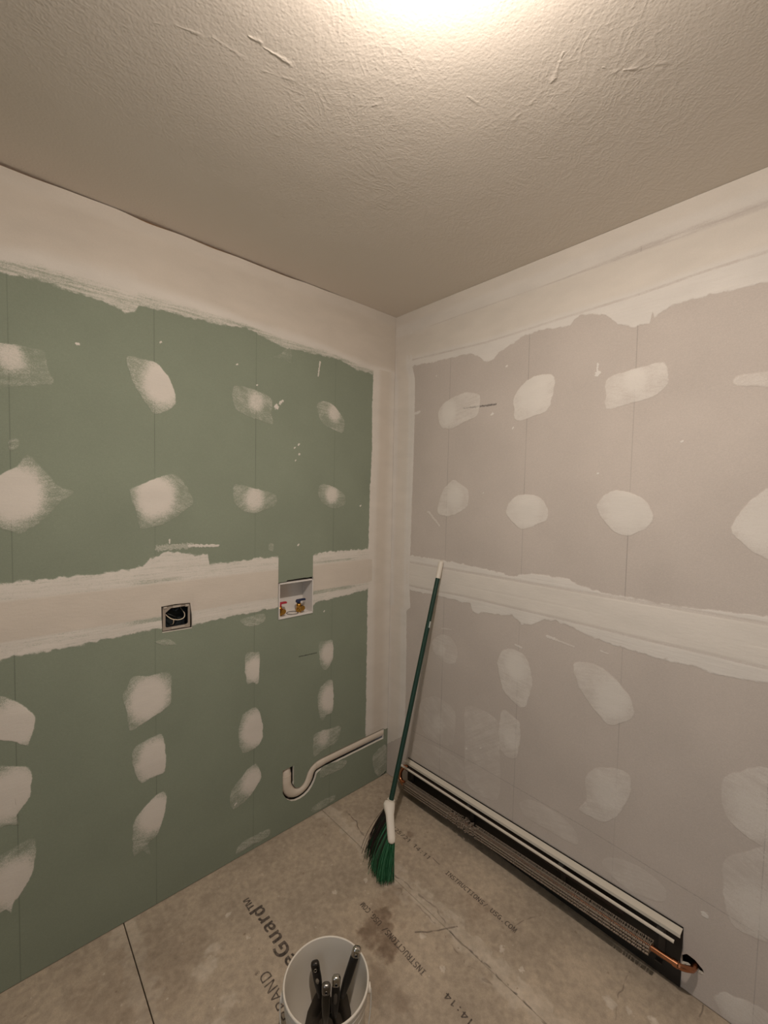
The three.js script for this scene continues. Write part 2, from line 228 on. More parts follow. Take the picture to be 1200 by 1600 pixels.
const rag = (x, y, s, f) => (fbm(x * f, y * f, s, 4) - 0.5);
function blend(r, t, tone) { if (t > r[0]) { r[0] = t; r[1] = tone; } return r; }
function leftBands(x, y) {
  const r = [0, 0], n = rag(x, y, 11, 60) * 0.015, st = noise(x * 9, y * 230, 31) * 0.6 + noise(x * 30, y * 300, 32) * 0.4;
  const lo = along(L.edge, x), coat = along(L.coat, x);
  if (y > lo - 0.03) {
    const e = sm(-0.004, 0.006, y - lo + n), k = (y - lo) / Math.max(0.012, coat - lo);
    blend(r, e * mix(0.28 + 0.5 * st, 1, sm(0.45, 0.95, k)), sm(0.9, 1.7, k));
    if (y > coat) r[1] = mix(r[1], 0.55, sm(2.5, 2.53, y) * 0.8);
  }
  const edge = along(L.corner, y);
  if (y > 0.27 + n && -x < edge + 0.02) {
    const d = edge + x, e = sm(-0.003, 0.005, d + n * 0.5); blend(r, e * mix(0.62 + 0.35 * st, 1, sm(0.0, 0.03, d)), sm(0.03, 0.07, d) * (1 - sm(0.1, 0.15, d)) * 0.9);
  }
  if (x < BOX.x0 || (x > BOX.x1 && x < -0.1)) {
    const hi = x < BOX.x0 ? along(L.top, x) : along(L.topB, x), bot = x < BOX.x0 ? along(L.low, x) : along(L.lowB, x);
    if (y > bot - 0.03 && y < hi + 0.03) {
      const e = sm(-0.005, 0.006, hi - y + n * 1.3) * sm(-0.005, 0.006, y - bot + n), in1 = sm(1.126, 1.136, y) * (1 - sm(1.25, 1.264, y));
      const scrape = Math.max(1 - sm(0.004, 0.014, Math.abs(y - 1.123)), (1 - sm(0.003, 0.01, Math.abs(y - 1.268))) * 0.7) * sm(0.3, 0.6, noise(x * 5, 1, 44));
      blend(r, e * mix(0.42 + 0.5 * st, 1, Math.max(in1, 0.25)) * (1 - 0.42 * scrape), in1);
    }
  }
  return r;
}
function rightBands(x, y) {
  const r = [0, 0], n = rag(x, y, 12, 60) * 0.014, st = noise(x * 9, y * 230, 33) * 0.6 + noise(x * 30, y * 300, 34) * 0.4;
  const lo = along(R.edge, x), coat = along(R.coat, x);
  if (y > lo - 0.03) {
    const e = sm(-0.004, 0.005, y - lo + n), line = 1 - sm(0.002, 0.008, Math.abs(y - coat));
    const crack = (1 - sm(0.001, 0.006 + 0.022 * sm(0.9, 1.3, x), Math.abs(y - 2.458 - 0.01 * sm(0.9, 1.4, x)))) * sm(0.1, 0.3, x);
    blend(r, e * mix(0.62 + 0.4 * st, 1, sm(0, 0.03, y - coat)) * (1 - 0.48 * line) * (1 - crack * (0.3 + (0.4 + 0.3 * sm(0.9, 1.3, x)) * st)), sm(0, 0.03, y - coat) * (0.8 - 0.5 * (sm(2.44, 2.47, y) - sm(2.5, 2.53, y))));
  }
  const edge = along(R.corner, y);
  if (y > 0.27 + 0.8 * (x - 0.12) + n && x < edge + 0.02) {
    const d = edge - x, e = sm(-0.003, 0.004, d + n * 0.4); blend(r, e * (1 - 0.22 * (1 - sm(0.002, 0.007, Math.abs(d - 0.022)))), sm(0.03, 0.06, d) * 0.75 * (1 - sm(0.11, 0.14, d)));
  }
  const hi = along(R.top, x), bot = along(R.low, x);
  if (x > 0.06 && y > bot - 0.03 && y < hi + 0.03) {
    const e = sm(-0.004, 0.005, hi - y + n) * sm(-0.004, 0.005, y - bot + n), y1 = mix(1.24, 1.258, x / 1.6), y0 = mix(1.118, 1.13, sm(0.2, 0.6, x)), ym = mix(1.172, 1.19, x / 1.6);
    const line = Math.max(1 - sm(0.003, 0.01, Math.abs(y - y1)), 1 - sm(0.002, 0.009, Math.abs(y - y0)), 0.5 * (1 - sm(0.002, 0.006, Math.abs(y - ym))) * sm(0.2, 0.5, noise(x * 3, 2, 8)));
    const in1 = sm(y0 - 0.004, y0 + 0.004, y) * (1 - sm(y1 - 0.004, y1 + 0.004, y));
    blend(r, e * mix(0.6 + 0.4 * st, 1, in1) * (1 - 0.52 * line), 0.35 * in1);
  }
  return r;
}
const crumbs = (list) => list.map(([x, y, w]) => [x, y, x + 0.004, y + 0.003, w, 1, 'mud']);
const leftWall = wallMaps({
  from: -2.56, board: [131, 139, 122], white: [212, 205, 196], cream: [203, 193, 181], patches: LEFT_PATCHES, bands: leftBands, studs: [-0.4, -0.814, -1.211, -1.616, -2.02], grainSeed: 70,
  strokes: [[-0.589, 0.827, -0.488, 0.822, 0.0025, 0.5, 'ink'], [-1.09, 1.392, -0.975, 1.384, 0.006, 0.75, 'mud'], [-1.2, 1.39, -1.08, 1.392, 0.012, 0.42, 'mud'], [-1.16, 1.42, -1.16, 1.405, 0.003, 0.8, 'mud'],
    [-0.008, 0.012, -0.045, 0.006, 0.003, 0.85, 'ink'], [-0.5, 2.16, -0.49, 2.23, 0.004, 0.7, 'mud'],
    ...crumbs([[-0.719, 1.983, 0.011], [-0.699, 2.003, 0.007], [-0.69, 2.012, 0.005], [-1.443, 2.084, 0.005], [-0.6, 1.783, 0.005], [-0.604, 1.827, 0.004], [-0.625, 1.81, 0.003], [-0.62, 1.752, 0.003], [-0.81, 2.062, 0.003], [-0.23, 1.54, 0.004], [-0.6, 1.36, 0.004], [-0.9, 2.13, 0.003], [-1.19, 2.15, 0.003], [-0.9, 0.25, 0.004], [-0.45, 1.02, 0.003]])],
});
const rightWall = wallMaps({
  from: 0, board: [191, 181, 173], white: [216, 210, 203], cream: [212, 203, 192], patches: RIGHT_PATCHES, bands: rightBands, studs: [0.39, 0.806, 1.214, 1.62, 2.03], grainSeed: 170,
  strokes: [[0.48, 2.018, 0.654, 2.014, 0.004, 0.42, 'ink'], [0.379, 0.94, 0.44, 0.948, 0.004, 0.32, 'mud'], [0.79, 0.972, 0.82, 0.967, 0.004, 0.55, 'mud'], [0.932, 1.047, 0.97, 1.042, 0.006, 0.6, 'mud'], [0.97, 1.041, 1.04, 1.034, 0.0035, 0.45, 'mud'], [1.14, 1.046, 1.165, 1.043, 0.003, 0.5, 'mud'], [1.085, 2.105, 1.083, 2.07, 0.004, 0.75, 'mud'],
    [0.27, 1.52, 0.345, 1.455, 0.006, 0.5, 'mud'], [0.15, 2.03, 0.19, 2.035, 0.008, 0.7, 'mud'], [0.2, 0.336, 0.6, 0.353, 0.0016, 0.13, 'ink'], [0.6, 0.353, 1.1, 0.352, 0.0016, 0.13, 'ink'], [1.1, 0.352, 1.7, 0.33, 0.0016, 0.13, 'ink'],
    ...crumbs([[1.085, 2.068, 0.009], [0.633, 1.971, 0.006], [0.74, 1.9, 0.004], [1.489, 0.291, 0.009], [0.7, 2.17, 0.004], [0.3, 2.2, 0.003], [0.6, 1.62, 0.003], [1.1, 1.7, 0.003], [1.36, 1.8, 0.003], [0.55, 0.4, 0.005], [0.63, 0.44, 0.004]])],
});
const gypsum = new THREE.MeshStandardMaterial({ color: 0xd9d3c8, roughness: 0.95 });
const timber = new THREE.MeshStandardMaterial({ color: 0x85603c, roughness: 0.9 });
const cavityBoard = new THREE.MeshStandardMaterial({ color: 0x9a9088, roughness: 0.95 });
const plainWall = new THREE.MeshStandardMaterial({ color: 0x8c8c82, roughness: 0.95 });

// ------------------------------------------------------------------ setting: two drywall walls with studs behind, two plain walls at the camera's back
function sheet(parent, outline, holes, mat) {               // one sheet of drywall with its cut-outs
  const s = new THREE.Shape(outline.map((p) => new THREE.Vector2(p[0], p[1])));
  for (const h of holes) s.holes.push(new THREE.Path(h.map((p) => new THREE.Vector2(p[0], p[1]))));
  return part('drywall_panel', new THREE.ExtrudeGeometry(s, { depth: SHEET, bevelEnabled: false }).translate(0, 0, -SHEET), [mat, gypsum], parent);
}
function mound(parent, p, mat) {                            // one thin dab of filler, feathered to its outline
  const pts = p.at.map(([x, y]) => [x, Math.max(0.006, y)]), n = pts.length, area = pts.reduce((s, a, i) => { const b = pts[(i + 1) % n]; return s + a[0] * b[1] - b[0] * a[1]; }, 0);
  if (area < 0) pts.reverse();
  const ring = pts;
  const m = ring.length, cx = ring.reduce((s, a) => s + a[0], 0) / m, cy = ring.reduce((s, a) => s + a[1], 0) / m, top = mix(0.0006, 0.0016, p.full), pos = [], idx = [];
  const rows = [[1, 0.00025], [0.9, top * 0.55], [0.65, top * 0.9], [0.3, top]];
  for (const [k, h] of rows) for (const a of ring) pos.push(cx + (a[0] - cx) * k, cy + (a[1] - cy) * k, h);
  pos.push(cx, cy, top);
  for (let r = 0; r < rows.length - 1; r++) for (let i = 0; i < m; i++) { const a = r * m + i, b = r * m + (i + 1) % m; idx.push(a, b, a + m, b, b + m, a + m); }
  for (let i = 0; i < m; i++) idx.push((rows.length - 1) * m + i, (rows.length - 1) * m + (i + 1) % m, rows.length * m);
  return part('filler_patch', flat(pos, idx), mat, parent);
}
function flat(pos, idx) {
  const g = new THREE.BufferGeometry(), uv = []; for (let i = 0; i < pos.length; i += 3) uv.push(pos[i], pos[i + 1]);
  g.setAttribute('position', new THREE.Float32BufferAttribute(pos, 3)); g.setAttribute('uv', new THREE.Float32BufferAttribute(uv, 2)); g.setIndex(idx); g.computeVertexNormals(); return g;
}
function strip(lo, hi, x0, x1, thick, upright) {            // one run of taped joint, feathered across
  const n = Math.max(4, Math.round((x1 - x0) / 0.012)), pos = [], idx = [], rows = [[0, 0.00025], [0.12, thick * 0.6], [0.32, thick], [0.68, thick], [0.88, thick * 0.6], [1, 0.00025]], m = rows.length;
  for (let i = 0; i <= n; i++) { const x = mix(x0, x1, i / n), a = lo(x), b = hi(x); for (const [k, h] of rows) { const q = mix(a, b, k); upright ? pos.push(q, x, h) : pos.push(x, q, h); } }
  for (let i = 0; i < n; i++) for (let r = 0; r < m - 1; r++) { const a = i * m + r, b = a + m; upright ? idx.push(a, a + 1, b, a + 1, b + 1, b) : idx.push(a, b, a + 1, b, b + 1, a + 1); }
  return flat(pos, idx);
}
const join = (parent, mat, list) => part('taped_joint', list.length > 1 ? merge(list) : list[0], mat, parent);

// left wall, in the plane z = 0
const wallLeft = structure('wall_left');
const PIPE = [[-0.641, 0.36, -0.05], [-0.641, 0.31, -0.042], [-0.641, 0.275, -0.03], [-0.641, 0.23, -0.026], [-0.634, 0.195, -0.026], [-0.612, 0.166, -0.026], [-0.577, 0.155, -0.026], [-0.542, 0.166, -0.026], [-0.519, 0.193, -0.026], [-0.508, 0.222, -0.026], [-0.488, 0.24, -0.026], [-0.45, 0.248, -0.026], [-0.35, 0.2495, -0.026], [-0.2, 0.25, -0.026], [-0.06, 0.25, -0.026], [-0.03, 0.25, -0.026]];
const slot = (() => {                                       // the cut-out follows the pipe
  const c = new THREE.CatmullRomCurve3(PIPE.slice(2).map((q, i) => V(q[0], i ? q[1] : 0.303, 0)), false, 'catmullrom', 0.5).getSpacedPoints(46), a = [], b = [];
  c.forEach((q, i) => {
    const o = c[Math.max(0, i - 1)], r = c[Math.min(c.length - 1, i + 1)], l = Math.hypot(r.x - o.x, r.y - o.y), nx = -(r.y - o.y) / l, ny = (r.x - o.x) / l, leg = i < 6;
    const ka = leg ? 0.032 : 0.0272, kb = leg ? 0.0275 : 0.0325 + rag(q.x, q.y, 4, 30) * 0.003;
    a.push([q.x + nx * ka, q.y + ny * ka]); b.push([q.x - nx * kb, q.y - ny * kb]);
  });
  return a.concat(b.reverse());
})();
const gapTop = []; for (let x = 0; x >= -2.56; x -= 0.016) gapTop.push([x, H - 0.0005 - 0.0085 * sm(0.3, 0.8, -x) * (0.25 + 0.9 * noise(x * 9, 1, 77))]);
sheet(wallLeft, [[-2.56, 0.003], [0.0115, 0.003], [0.0115, 1.115], [-0.513, 1.115], [-0.513, 1.024], [-0.7, 1.025], [-0.7, 1.115], [-1.078, 1.115], [-1.077, 1.063], [-1.187, 1.066], [-1.189, 1.115], [-2.56, 1.115]], [slot], leftWall);
sheet(wallLeft, [[-2.56, 1.115], [-1.189, 1.115], [-1.19, 1.167], [-1.14, 1.169], [-1.085, 1.166], [-1.078, 1.115], [-0.7, 1.115], [-0.7, 1.195], [-0.66, 1.196], [-0.655, 1.201], [-0.553, 1.203], [-0.551, 1.201], [-0.514, 1.203], [-0.513, 1.115], [0.0115, 1.115], [0.0115, 2.44], [-2.56, 2.44]], [], leftWall);
sheet(wallLeft, [[-2.56, 2.44], [0.0115, 2.44], [0.0115, H - 0.0005], ...gapTop], [], leftWall);
part('wall_back', box(2.7, H + 0.3, 0.02, -1.28, H / 2, -0.13), cavityBoard, wallLeft);
part('top_plate', box(2.56, 0.09, 0.105, -1.28, H - 0.045, -0.066), timber, wallLeft);
part('bottom_plate', box(2.56, 0.038, 0.1, -1.28, 0.019, -0.066), timber, wallLeft);
for (const x of [-0.02, -0.4, -0.814, -1.211, -1.616, -2.02, -2.43]) part('stud', box(0.038, 2.44 - 0.34, 0.1, x, 0.34 + 1.05, -0.066), timber, wallLeft);
join(wallLeft, leftWall, [strip((x) => along(L.edge, x), (x) => Math.min(along(gapTop.slice().reverse(), x), 2.566) - 0.002, -2.56, -0.002, 0.0016)]);
join(wallLeft, leftWall, [strip((y) => -along(L.corner, y), () => -0.0006, 0.3, 2.23, 0.0016, true)]);
join(wallLeft, leftWall, [
  strip((x) => along(L.low, x), (x) => along(L.top, x), -2.56, -1.193, 0.0016), strip(() => 1.172, (x) => along(L.top, x), -1.193, -1.074, 0.0012), strip((x) => along(L.low, x), (x) => along(L.top, x), -1.074, -0.703, 0.0016)]);
join(wallLeft, leftWall, [strip((x) => along(L.lowB, x), (x) => along(L.topB, x), -0.51, -0.168, 0.0016)]);
for (const p of LEFT_PATCHES) mound(wallLeft, p, leftWall);

// right wall, in the plane x = 0; its own frame runs along z
const wallRight = structure('wall_right'); wallRight.rotation.y = -Math.PI / 2;
const torn = [[1.436, 0.112], [1.45, 0.128], [1.472, 0.126], [1.494, 0.112], [1.499, 0.1], [1.485, 0.092], [1.478, 0.098], [1.468, 0.088], [1.452, 0.091], [1.438, 0.084]];
sheet(wallRight, [[0.0002, 0.004], [2.56, 0.004], [2.56, 1.22], [0.0002, 1.22]], [torn], rightWall);
sheet(wallRight, [[0.0002, 1.22], [2.56, 1.22], [2.56, 2.44], [0.0002, 2.44]], [], rightWall);
sheet(wallRight, [[0.0002, 2.44], [2.56, 2.44], [2.56, H - 0.001], [0.0002, H - 0.0005]], [], rightWall);
part('wall_back', box(2.7, H + 0.3, 0.02, 1.28, H / 2, -0.13), cavityBoard, wallRight);
part('top_plate', box(2.56, 0.09, 0.105, 1.28, H - 0.045, -0.066), timber, wallRight);
for (const x of [0.39, 0.806, 1.214, 1.62, 2.03, 2.5]) part('stud', box(0.038, 2.44, 0.1, x, 1.22, -0.066), timber, wallRight);
part('torn_paper', merge([0, 1, 2, 3].map((i) => { const a = [1.442 + i * 0.013, 0.088 + (i % 2) * 0.002]; return flat([a[0], a[1], 0.0008, a[0] + 0.013, a[1] + 0.003, 0.001, a[0] + 0.008, a[1] + 0.011 + 0.004 * (i % 2), 0.006], [0, 1, 2]); })), new THREE.MeshStandardMaterial({ color: 0xd8d0c6, roughness: 0.95, side: THREE.DoubleSide }), wallRight);
join(wallRight, rightWall, [strip((x) => along(R.edge, x), () => H - 0.0025, 0.002, 2.558, 0.0016)]);
join(wallRight, rightWall, [strip(() => 0.0006, (y) => along(R.corner, y), 0.3, 2.27, 0.0016, true)]);
join(wallRight, rightWall, [strip((x) => along(R.low, x), (x) => along(R.top, x), 0.148, 2.558, 0.0018)]);
for (const p of RIGHT_PATCHES) mound(wallRight, p, rightWall);

const wallNear = structure('wall_near'); part('drywall_panel', box(2.9, H + 0.3, 0.1, -1.25, H / 2, 2.61), plainWall, wallNear);
const wallRear = structure('wall_rear');   // with an unseen opening, added to let the cool fill in
part('drywall_panel', box(0.1, H + 0.3, 1.62, -2.61, H / 2, 0.61), plainWall, wallRear); part('drywall_panel', box(0.1, H + 0.3, 0.5, -2.61, H / 2, 2.47), plainWall, wallRear); part('drywall_panel', box(0.1, 0.7, 0.82, -2.61, 2.4, 1.82), plainWall, wallRear);
const addedDoorway = structure('added_door_1');
part('door_jamb', box(0.12, 2.05, 0.02, -2.61, 1.025, 1.43), timber, addedDoorway); part('door_jamb', box(0.12, 2.05, 0.02, -2.61, 1.025, 2.21), timber, addedDoorway); part('door_head', box(0.12, 0.02, 0.8, -2.61, 2.04, 1.82), timber, addedDoorway);  // frame for the added opening, out of view

// ------------------------------------------------------------------ ceiling: hand-trowelled plaster
const RIDGES = [[-1.36, 0.768, -1.3, 0.792, 1], [-1.3, 0.795, -1.2, 0.8, 0.6], [-1.245, 0.85, -1.222, 0.853, 2.4], [-1.212, 0.85, -1.14, 0.86, 2], [-1.12, 0.657, -1.074, 0.66, 1.6], [-1.19, 0.8, -1.12, 0.83, 0.7], [-1.4, 0.74, -1.36, 0.765, 0.8], [-0.735, 1.285, -0.69, 1.24, 1.2],
  [-0.69, 1.24, -0.66, 1.12, 0.8], [-0.58, 1.39, -0.55, 1.43, 1.6], [-0.6, 1.36, -0.58, 1.384, 2], [-0.64, 1.33, -0.61, 1.345, 1.5], [-0.8, 1.08, -0.71, 1.1, 0.8], [-0.66, 1.2, -0.57, 1.22, 0.8], [-0.95, 0.9, -0.93, 0.94, 0.8], [-0.5, 1.1, -0.46, 1.15, 0.7]];
const ceilingBump = (() => {
  const n = 2048, h = new Float32Array(n * n), S = 2.56;
  for (let j = 0; j < n; j++) for (let i = 0; i < n; i++) {
    const x = -2.56 + (i + 0.5) / n * S, z = (j + 0.5) / n * S;
    const wx = x + (fbm(x * 14, z * 14, 50, 2) - 0.5) * 0.05, wz = z + (fbm(x * 14, z * 14, 49, 2) - 0.5) * 0.05, rough = 0.08 + 0.92 * sm(0.4, 0.66, fbm(x * 3.2, z * 3.2, 55, 3) + 0.1 * sm(-1.3, -0.5, x)), turn = sm(0.42, 0.58, noise(x * 3, z * 3, 48));
    const ridge = (u, v, k) => { const q = 1 - Math.abs(noise(u, v, k) * 2 - 1); return q * q * q; };
    const one = ridge(wx * 34, wz * 78, 52) * 0.7 + ridge(wx * 90, wz * 150, 47) * 0.4, two = ridge((wx + wz) * 52, (wx - wz) * 26, 53) * 0.7 + ridge((wx - wz) * 110, (wx + wz) * 70, 46) * 0.4;
    h[j * n + i] = 0.3 + rough * mix(one, two, turn) * 0.055 + (fbm(x * 230, z * 230, 54, 2) - 0.5) * 0.055 + (fbm(x * 5, z * 5, 56, 3) - 0.5) * 0.3;
  }
  for (const [x0, z0, x1, z1, f] of RIDGES) {
    const i0 = Math.floor((Math.min(x0, x1) - 0.02 + 2.56) / S * n), i1 = Math.ceil((Math.max(x0, x1) + 0.02 + 2.56) / S * n), j0 = Math.floor((Math.min(z0, z1) - 0.02) / S * n), j1 = Math.ceil((Math.max(z0, z1) + 0.02) / S * n);
    for (let j = j0; j <= j1; j++) for (let i = i0; i <= i1; i++) {
      const x = -2.56 + (i + 0.5) / n * S, z = (j + 0.5) / n * S, ex = x1 - x0, ez = z1 - z0, t = Math.min(1, Math.max(0, ((x - x0) * ex + (z - z0) * ez) / (ex * ex + ez * ez)));
      const d = Math.hypot(x - x0 - t * ex, z - z0 - t * ez) + (noise(x * 120, z * 120, 57) - 0.5) * 0.004; h[j * n + i] += 0.09 * f * Math.exp(-((d / (0.004 * (0.4 + t))) ** 2)) * sm(0.2, 0.75, noise(x * 45, z * 45, 58));
    }
  }
  return pixels(n, (i, j, d, k) => { d[k] = d[k + 1] = d[k + 2] = Math.max(0, Math.min(255, (h[j * n + i] + (hash(i, j, 9) - 0.5) * 0.004) * 255)); });
})();
const ceiling = structure('ceiling');
ceilingBump.repeat.set(1 / 2.56, 1 / 2.56);
const plaster = new THREE.MeshStandardMaterial({ color: 0xe3d9cd, bumpMap: ceilingBump, bumpScale: 0.006, roughness: 0.9 });
{
  const g = box(3, 0.1, 3, -1.28, H + 0.05, 1.28), p = g.attributes.position, uv = g.attributes.uv;
  for (let i = 0; i < p.count; i++) uv.setXY(i, p.getX(i), p.getZ(i));
  part('plaster_slab', g, plaster, ceiling);
}

// ------------------------------------------------------------------ floor: three sheets of backer board, ink-jet print, dust and spills
function stamp(ctx, text, x, z, length, cap, flip, font, S, mirror) {   // flip: letters run towards -z
  ctx.save(); ctx.translate((x + 2.56) / 2.56 * S, z / 2.56 * S);
  ctx.rotate(flip ? -Math.PI / 2 : Math.PI / 2); ctx.font = font; ctx.textBaseline = 'alphabetic';
  const w = ctx.measureText(text).width; ctx.scale(length / 2.56 * S / w, cap / 2.56 * S / 74); ctx.fillText(text, 0, 0); ctx.restore();
}
const floorMaps = (() => {
  const n = 2048, S = 2.56, canvas = document.createElement('canvas'); canvas.width = canvas.height = n;
  const ctx = canvas.getContext('2d'); ctx.fillStyle = '#fff'; ctx.fillRect(0, 0, n, n); ctx.fillStyle = '#000';
  // the sheet along the right wall reads away from the corner, the middle sheet reads the other way
  stamp(ctx, 'INSTRUCTIONS/ USG.COM', -0.255, 0.644, 0.335, 0.02, false, 'bold 100px monospace', n);
  stamp(ctx, '05/25/21 14:11', -0.258, 0.27, 0.286, 0.02, false, 'bold 100px monospace', n);
  stamp(ctx, 'INSTRUCTIONS/ USG.COM', -0.597, 0.852, 0.335, 0.022, true, 'bold 100px monospace', n);
  stamp(ctx, '14:14', -0.591, 1.045, 0.11, 0.02, true, 'bold 100px monospace', n);
  stamp(ctx, 'reGuard\u2122', -0.905, 0.575, 0.375, 0.052, true, '600 100px sans-serif', n);
  stamp(ctx, 'BRAND', -0.995, 0.66, 0.17, 0.036, true, '100px sans-serif', n);
  stamp(ctx, '\u00ae', -1.02, 0.487, 0.014, 0.016, true, '100px sans-serif', n);
  const print = ctx.getImageData(0, 0, n, n).data;
  const marks = new Float32Array(n * n), stain = new Float32Array(n * n), chalk = new Float32Array(n * n);
  const line = (buf, pts, w, f, jag = 0.004) => {
    for (let s = 0; s < pts.length - 1; s++) {
      const [x0, z0] = pts[s], [x1, z1] = pts[s + 1], m = 0.02 + w * 2;
      const i0 = Math.max(0, Math.floor((Math.min(x0, x1) - m + S) / S * n)), i1 = Math.min(n - 1, Math.ceil((Math.max(x0, x1) + m + S) / S * n)), j0 = Math.max(0, Math.floor((Math.min(z0, z1) - m) / S * n)), j1 = Math.min(n - 1, Math.ceil((Math.max(z0, z1) + m) / S * n));
      for (let j = j0; j <= j1; j++) for (let i = i0; i <= i1; i++) {
        const x = -S + (i + 0.5) / n * S, z = (j + 0.5) / n * S, ex = x1 - x0, ez = z1 - z0, t = Math.min(1, Math.max(0, ((x - x0) * ex + (z - z0) * ez) / (ex * ex + ez * ez)));
        const d = Math.hypot(x - x0 - t * ex + (noise(x * 40, z * 40, 61) - 0.5) * jag * 2, z - z0 - t * ez + (noise(x * 40, z * 40, 62) - 0.5) * jag * 2), k = j * n + i;
        buf[k] = Math.max(buf[k], f * (1 - sm(w * 0.4, w, d)) * mix(0.45, 1, noise(x * 35, z * 35, 63)));
      }
    }
  };
  line(chalk, [[-0.43, 0], [-0.42, 0.3], [-0.42, 0.6], [-0.415, 1], [-0.42, 1.4], [-0.42, 2.4]], 0.06, 0.42, 0.03); line(chalk, [[-1.325, 0], [-1.33, 2.4]], 0.055, 0.36, 0.03);
  line(chalk, [[-0.395, 0.5], [-0.375, 0.85], [-0.385, 1.3]], 0.012, 0.5, 0.02);
  line(marks, [[-0.355, 0.09], [-0.36, 0.17], [-0.385, 0.24]], 0.004, 0.7); line(marks, [[-0.385, 0.24], [-0.4, 0.36], [-0.42, 0.52], [-0.405, 0.66], [-0.405, 0.74], [-0.435, 0.82]], 0.005, 0.55, 0.008); line(marks, [[-0.46, 0.42], [-0.455, 0.6], [-0.45, 0.76]], 0.004, 0.35, 0.01);
  line(marks, [[-0.53, 0.735], [-0.5, 0.765], [-0.43, 0.807], [-0.4, 0.82]], 0.004, 0.65); line(marks, [[-0.435, 0.82], [-0.43, 0.95], [-0.425, 1.05], [-0.43, 1.2], [-0.425, 1.6]], 0.0045, 0.6, 0.006); line(marks, [[-0.47, 0.85], [-0.475, 0.95], [-0.46, 1.02]], 0.004, 0.35, 0.01);
  line(marks, [[-0.262, 1.33], [-0.18, 1.311], [-0.08, 1.31]], 0.003, 0.4); line(marks, [[-0.25, 0.962], [-0.19, 0.975], [-0.12, 1.006]], 0.003, 0.4); line(marks, [[-0.235, 0.56], [-0.24, 0.6]], 0.003, 0.6, 0.002); line(marks, [[-0.05, 1.5], [-0.005, 1.502]], 0.003, 0.6, 0.002);
  const blot = (buf, x0, z0, r, f, s) => {
    const i0 = Math.max(0, Math.floor((x0 - r * 2 + S) / S * n)), i1 = Math.min(n - 1, Math.ceil((x0 + r * 2 + S) / S * n)), j0 = Math.max(0, Math.floor((z0 - r * 2) / S * n)), j1 = Math.min(n - 1, Math.ceil((z0 + r * 2) / S * n));
    for (let j = j0; j <= j1; j++) for (let i = i0; i <= i1; i++) { const x = -S + (i + 0.5) / n * S, z = (j + 0.5) / n * S, d = Math.hypot(x - x0, z - z0) / r + (fbm(x * 1.6 / r, z * 1.6 / r, s, 4) - 0.5) * 1.6, k = j * n + i; buf[k] = Math.max(buf[k], f * (1 - sm(0.45, 1.1, d)) * mix(0.4, 1, fbm(x * 60, z * 60, s + 5, 3))); }
  };
  for (const [x, z, r, f] of [[-0.6, 0.62, 0.055, 0.8], [-0.64, 0.7, 0.05, 0.8], [-0.665, 0.62, 0.05, 0.75], [-0.56, 0.6, 0.08, 0.35], [-0.75, 0.76, 0.06, 0.3], [-0.72, 0.85, 0.05, 0.3], [-0.37, 0.35, 0.03, 0.3], [-0.22, 0.4, 0.02, 0.45], [-0.28, 0.8, 0.08, 0.22], [-0.5, 0.58, 0.06, 0.3], [-1.3, 0.25, 0.2, 0.2]]) blot(stain, x, z, r, f, Math.round(x * -997 + z * 331));
  for (const [x, z, r, f] of [[-1.11, 0.3, 0.03, 0.6], [-1.15, 0.36, 0.04, 0.55], [-1.02, 0.22, 0.012, 0.8], [-0.34, 0.98, 0.014, 1], [-0.35, 1.06, 0.01, 1], [-0.22, 1.3, 0.02, 0.9], [-0.2, 1.35, 0.012, 0.8], [-0.17, 1.41, 0.016, 0.9], [-0.55, 0.88, 0.012, 0.9], [-0.52, 0.76, 0.013, 0.9], [-0.66, 0.41, 0.012, 0.8], [-0.53, 0.45, 0.012, 0.8], [-1.2, 0.55, 0.05, 0.5], [-1.13, 0.5, 0.03, 0.5], [-0.75, 0.97, 0.012, 0.9], [-1, 0.35, 0.008, 0.9], [-0.12, 0.62, 0.006, 0.9]]) blot(chalk, x, z, r, f, Math.round(x * -577 + z * 733));
  for (let i = 0; i < 260; i++) blot(chalk, range(-2, -0.02), range(0.02, 1.7), range(0.0015, 0.005), range(0.25, 0.8), i + 200);
  for (let i = 0; i < 120; i++) blot(stain, range(-2, -0.02), range(0.02, 1.7), range(0.002, 0.006), range(0.2, 0.6), i + 500);
  const map = pixels(n, (i, j, d, k) => {
    const x = -S + (i + 0.5) / n * S, z = (j + 0.5) / n * S, q = j * n + i, g = hash(i, j, 66), cloud = fbm(x * 5, z * 5, 67, 4) - 0.5, mottled = fbm(x * 70, z * 70, 68, 3) - 0.5;
    const dusty = Math.min(1, chalk[q] * mix(0.6, 1.3, fbm(x * 90, z * 90, 69, 2))), p = (1 - print[k] / 255) * mix(0.5, 0.95, noise(x * 180, z * 180, 71)), ink = Math.max(p, marks[q] * 0.75);
    const base = [172, 157, 139], soil = [74, 54, 40], white = [232, 223, 211], t = 1 + cloud * 0.22 + mottled * 0.2 + (g - 0.5) * 0.1;
    for (let c = 0; c < 3; c++) { let v = base[c] * t; v = mix(v, white[c], dusty * 0.8); v = mix(v, soil[c], stain[q] * 0.75); v = mix(v, [52, 44, 40][c], ink); d[k + c] = Math.max(0, Math.min(255, v)); }
  }, true);
  const bump = pixels(n, (i, j, d, k) => {
    const x = -S + (i + 0.5) / n * S, z = (j + 0.5) / n * S, q = j * n + i;
    d[k] = d[k + 1] = d[k + 2] = Math.max(0, Math.min(255, 255 * (0.4 + chalk[q] * 0.4 - marks[q] * 0.3 + (fbm(x * 160, z * 160, 72, 2) - 0.5) * 0.16 + (hash(i, j, 5) - 0.5) * 0.05)));
  });
  return { map, bump };
})();
for (const t of [floorMaps.map, floorMaps.bump]) t.repeat.set(1 / 2.56, 1 / 2.56);
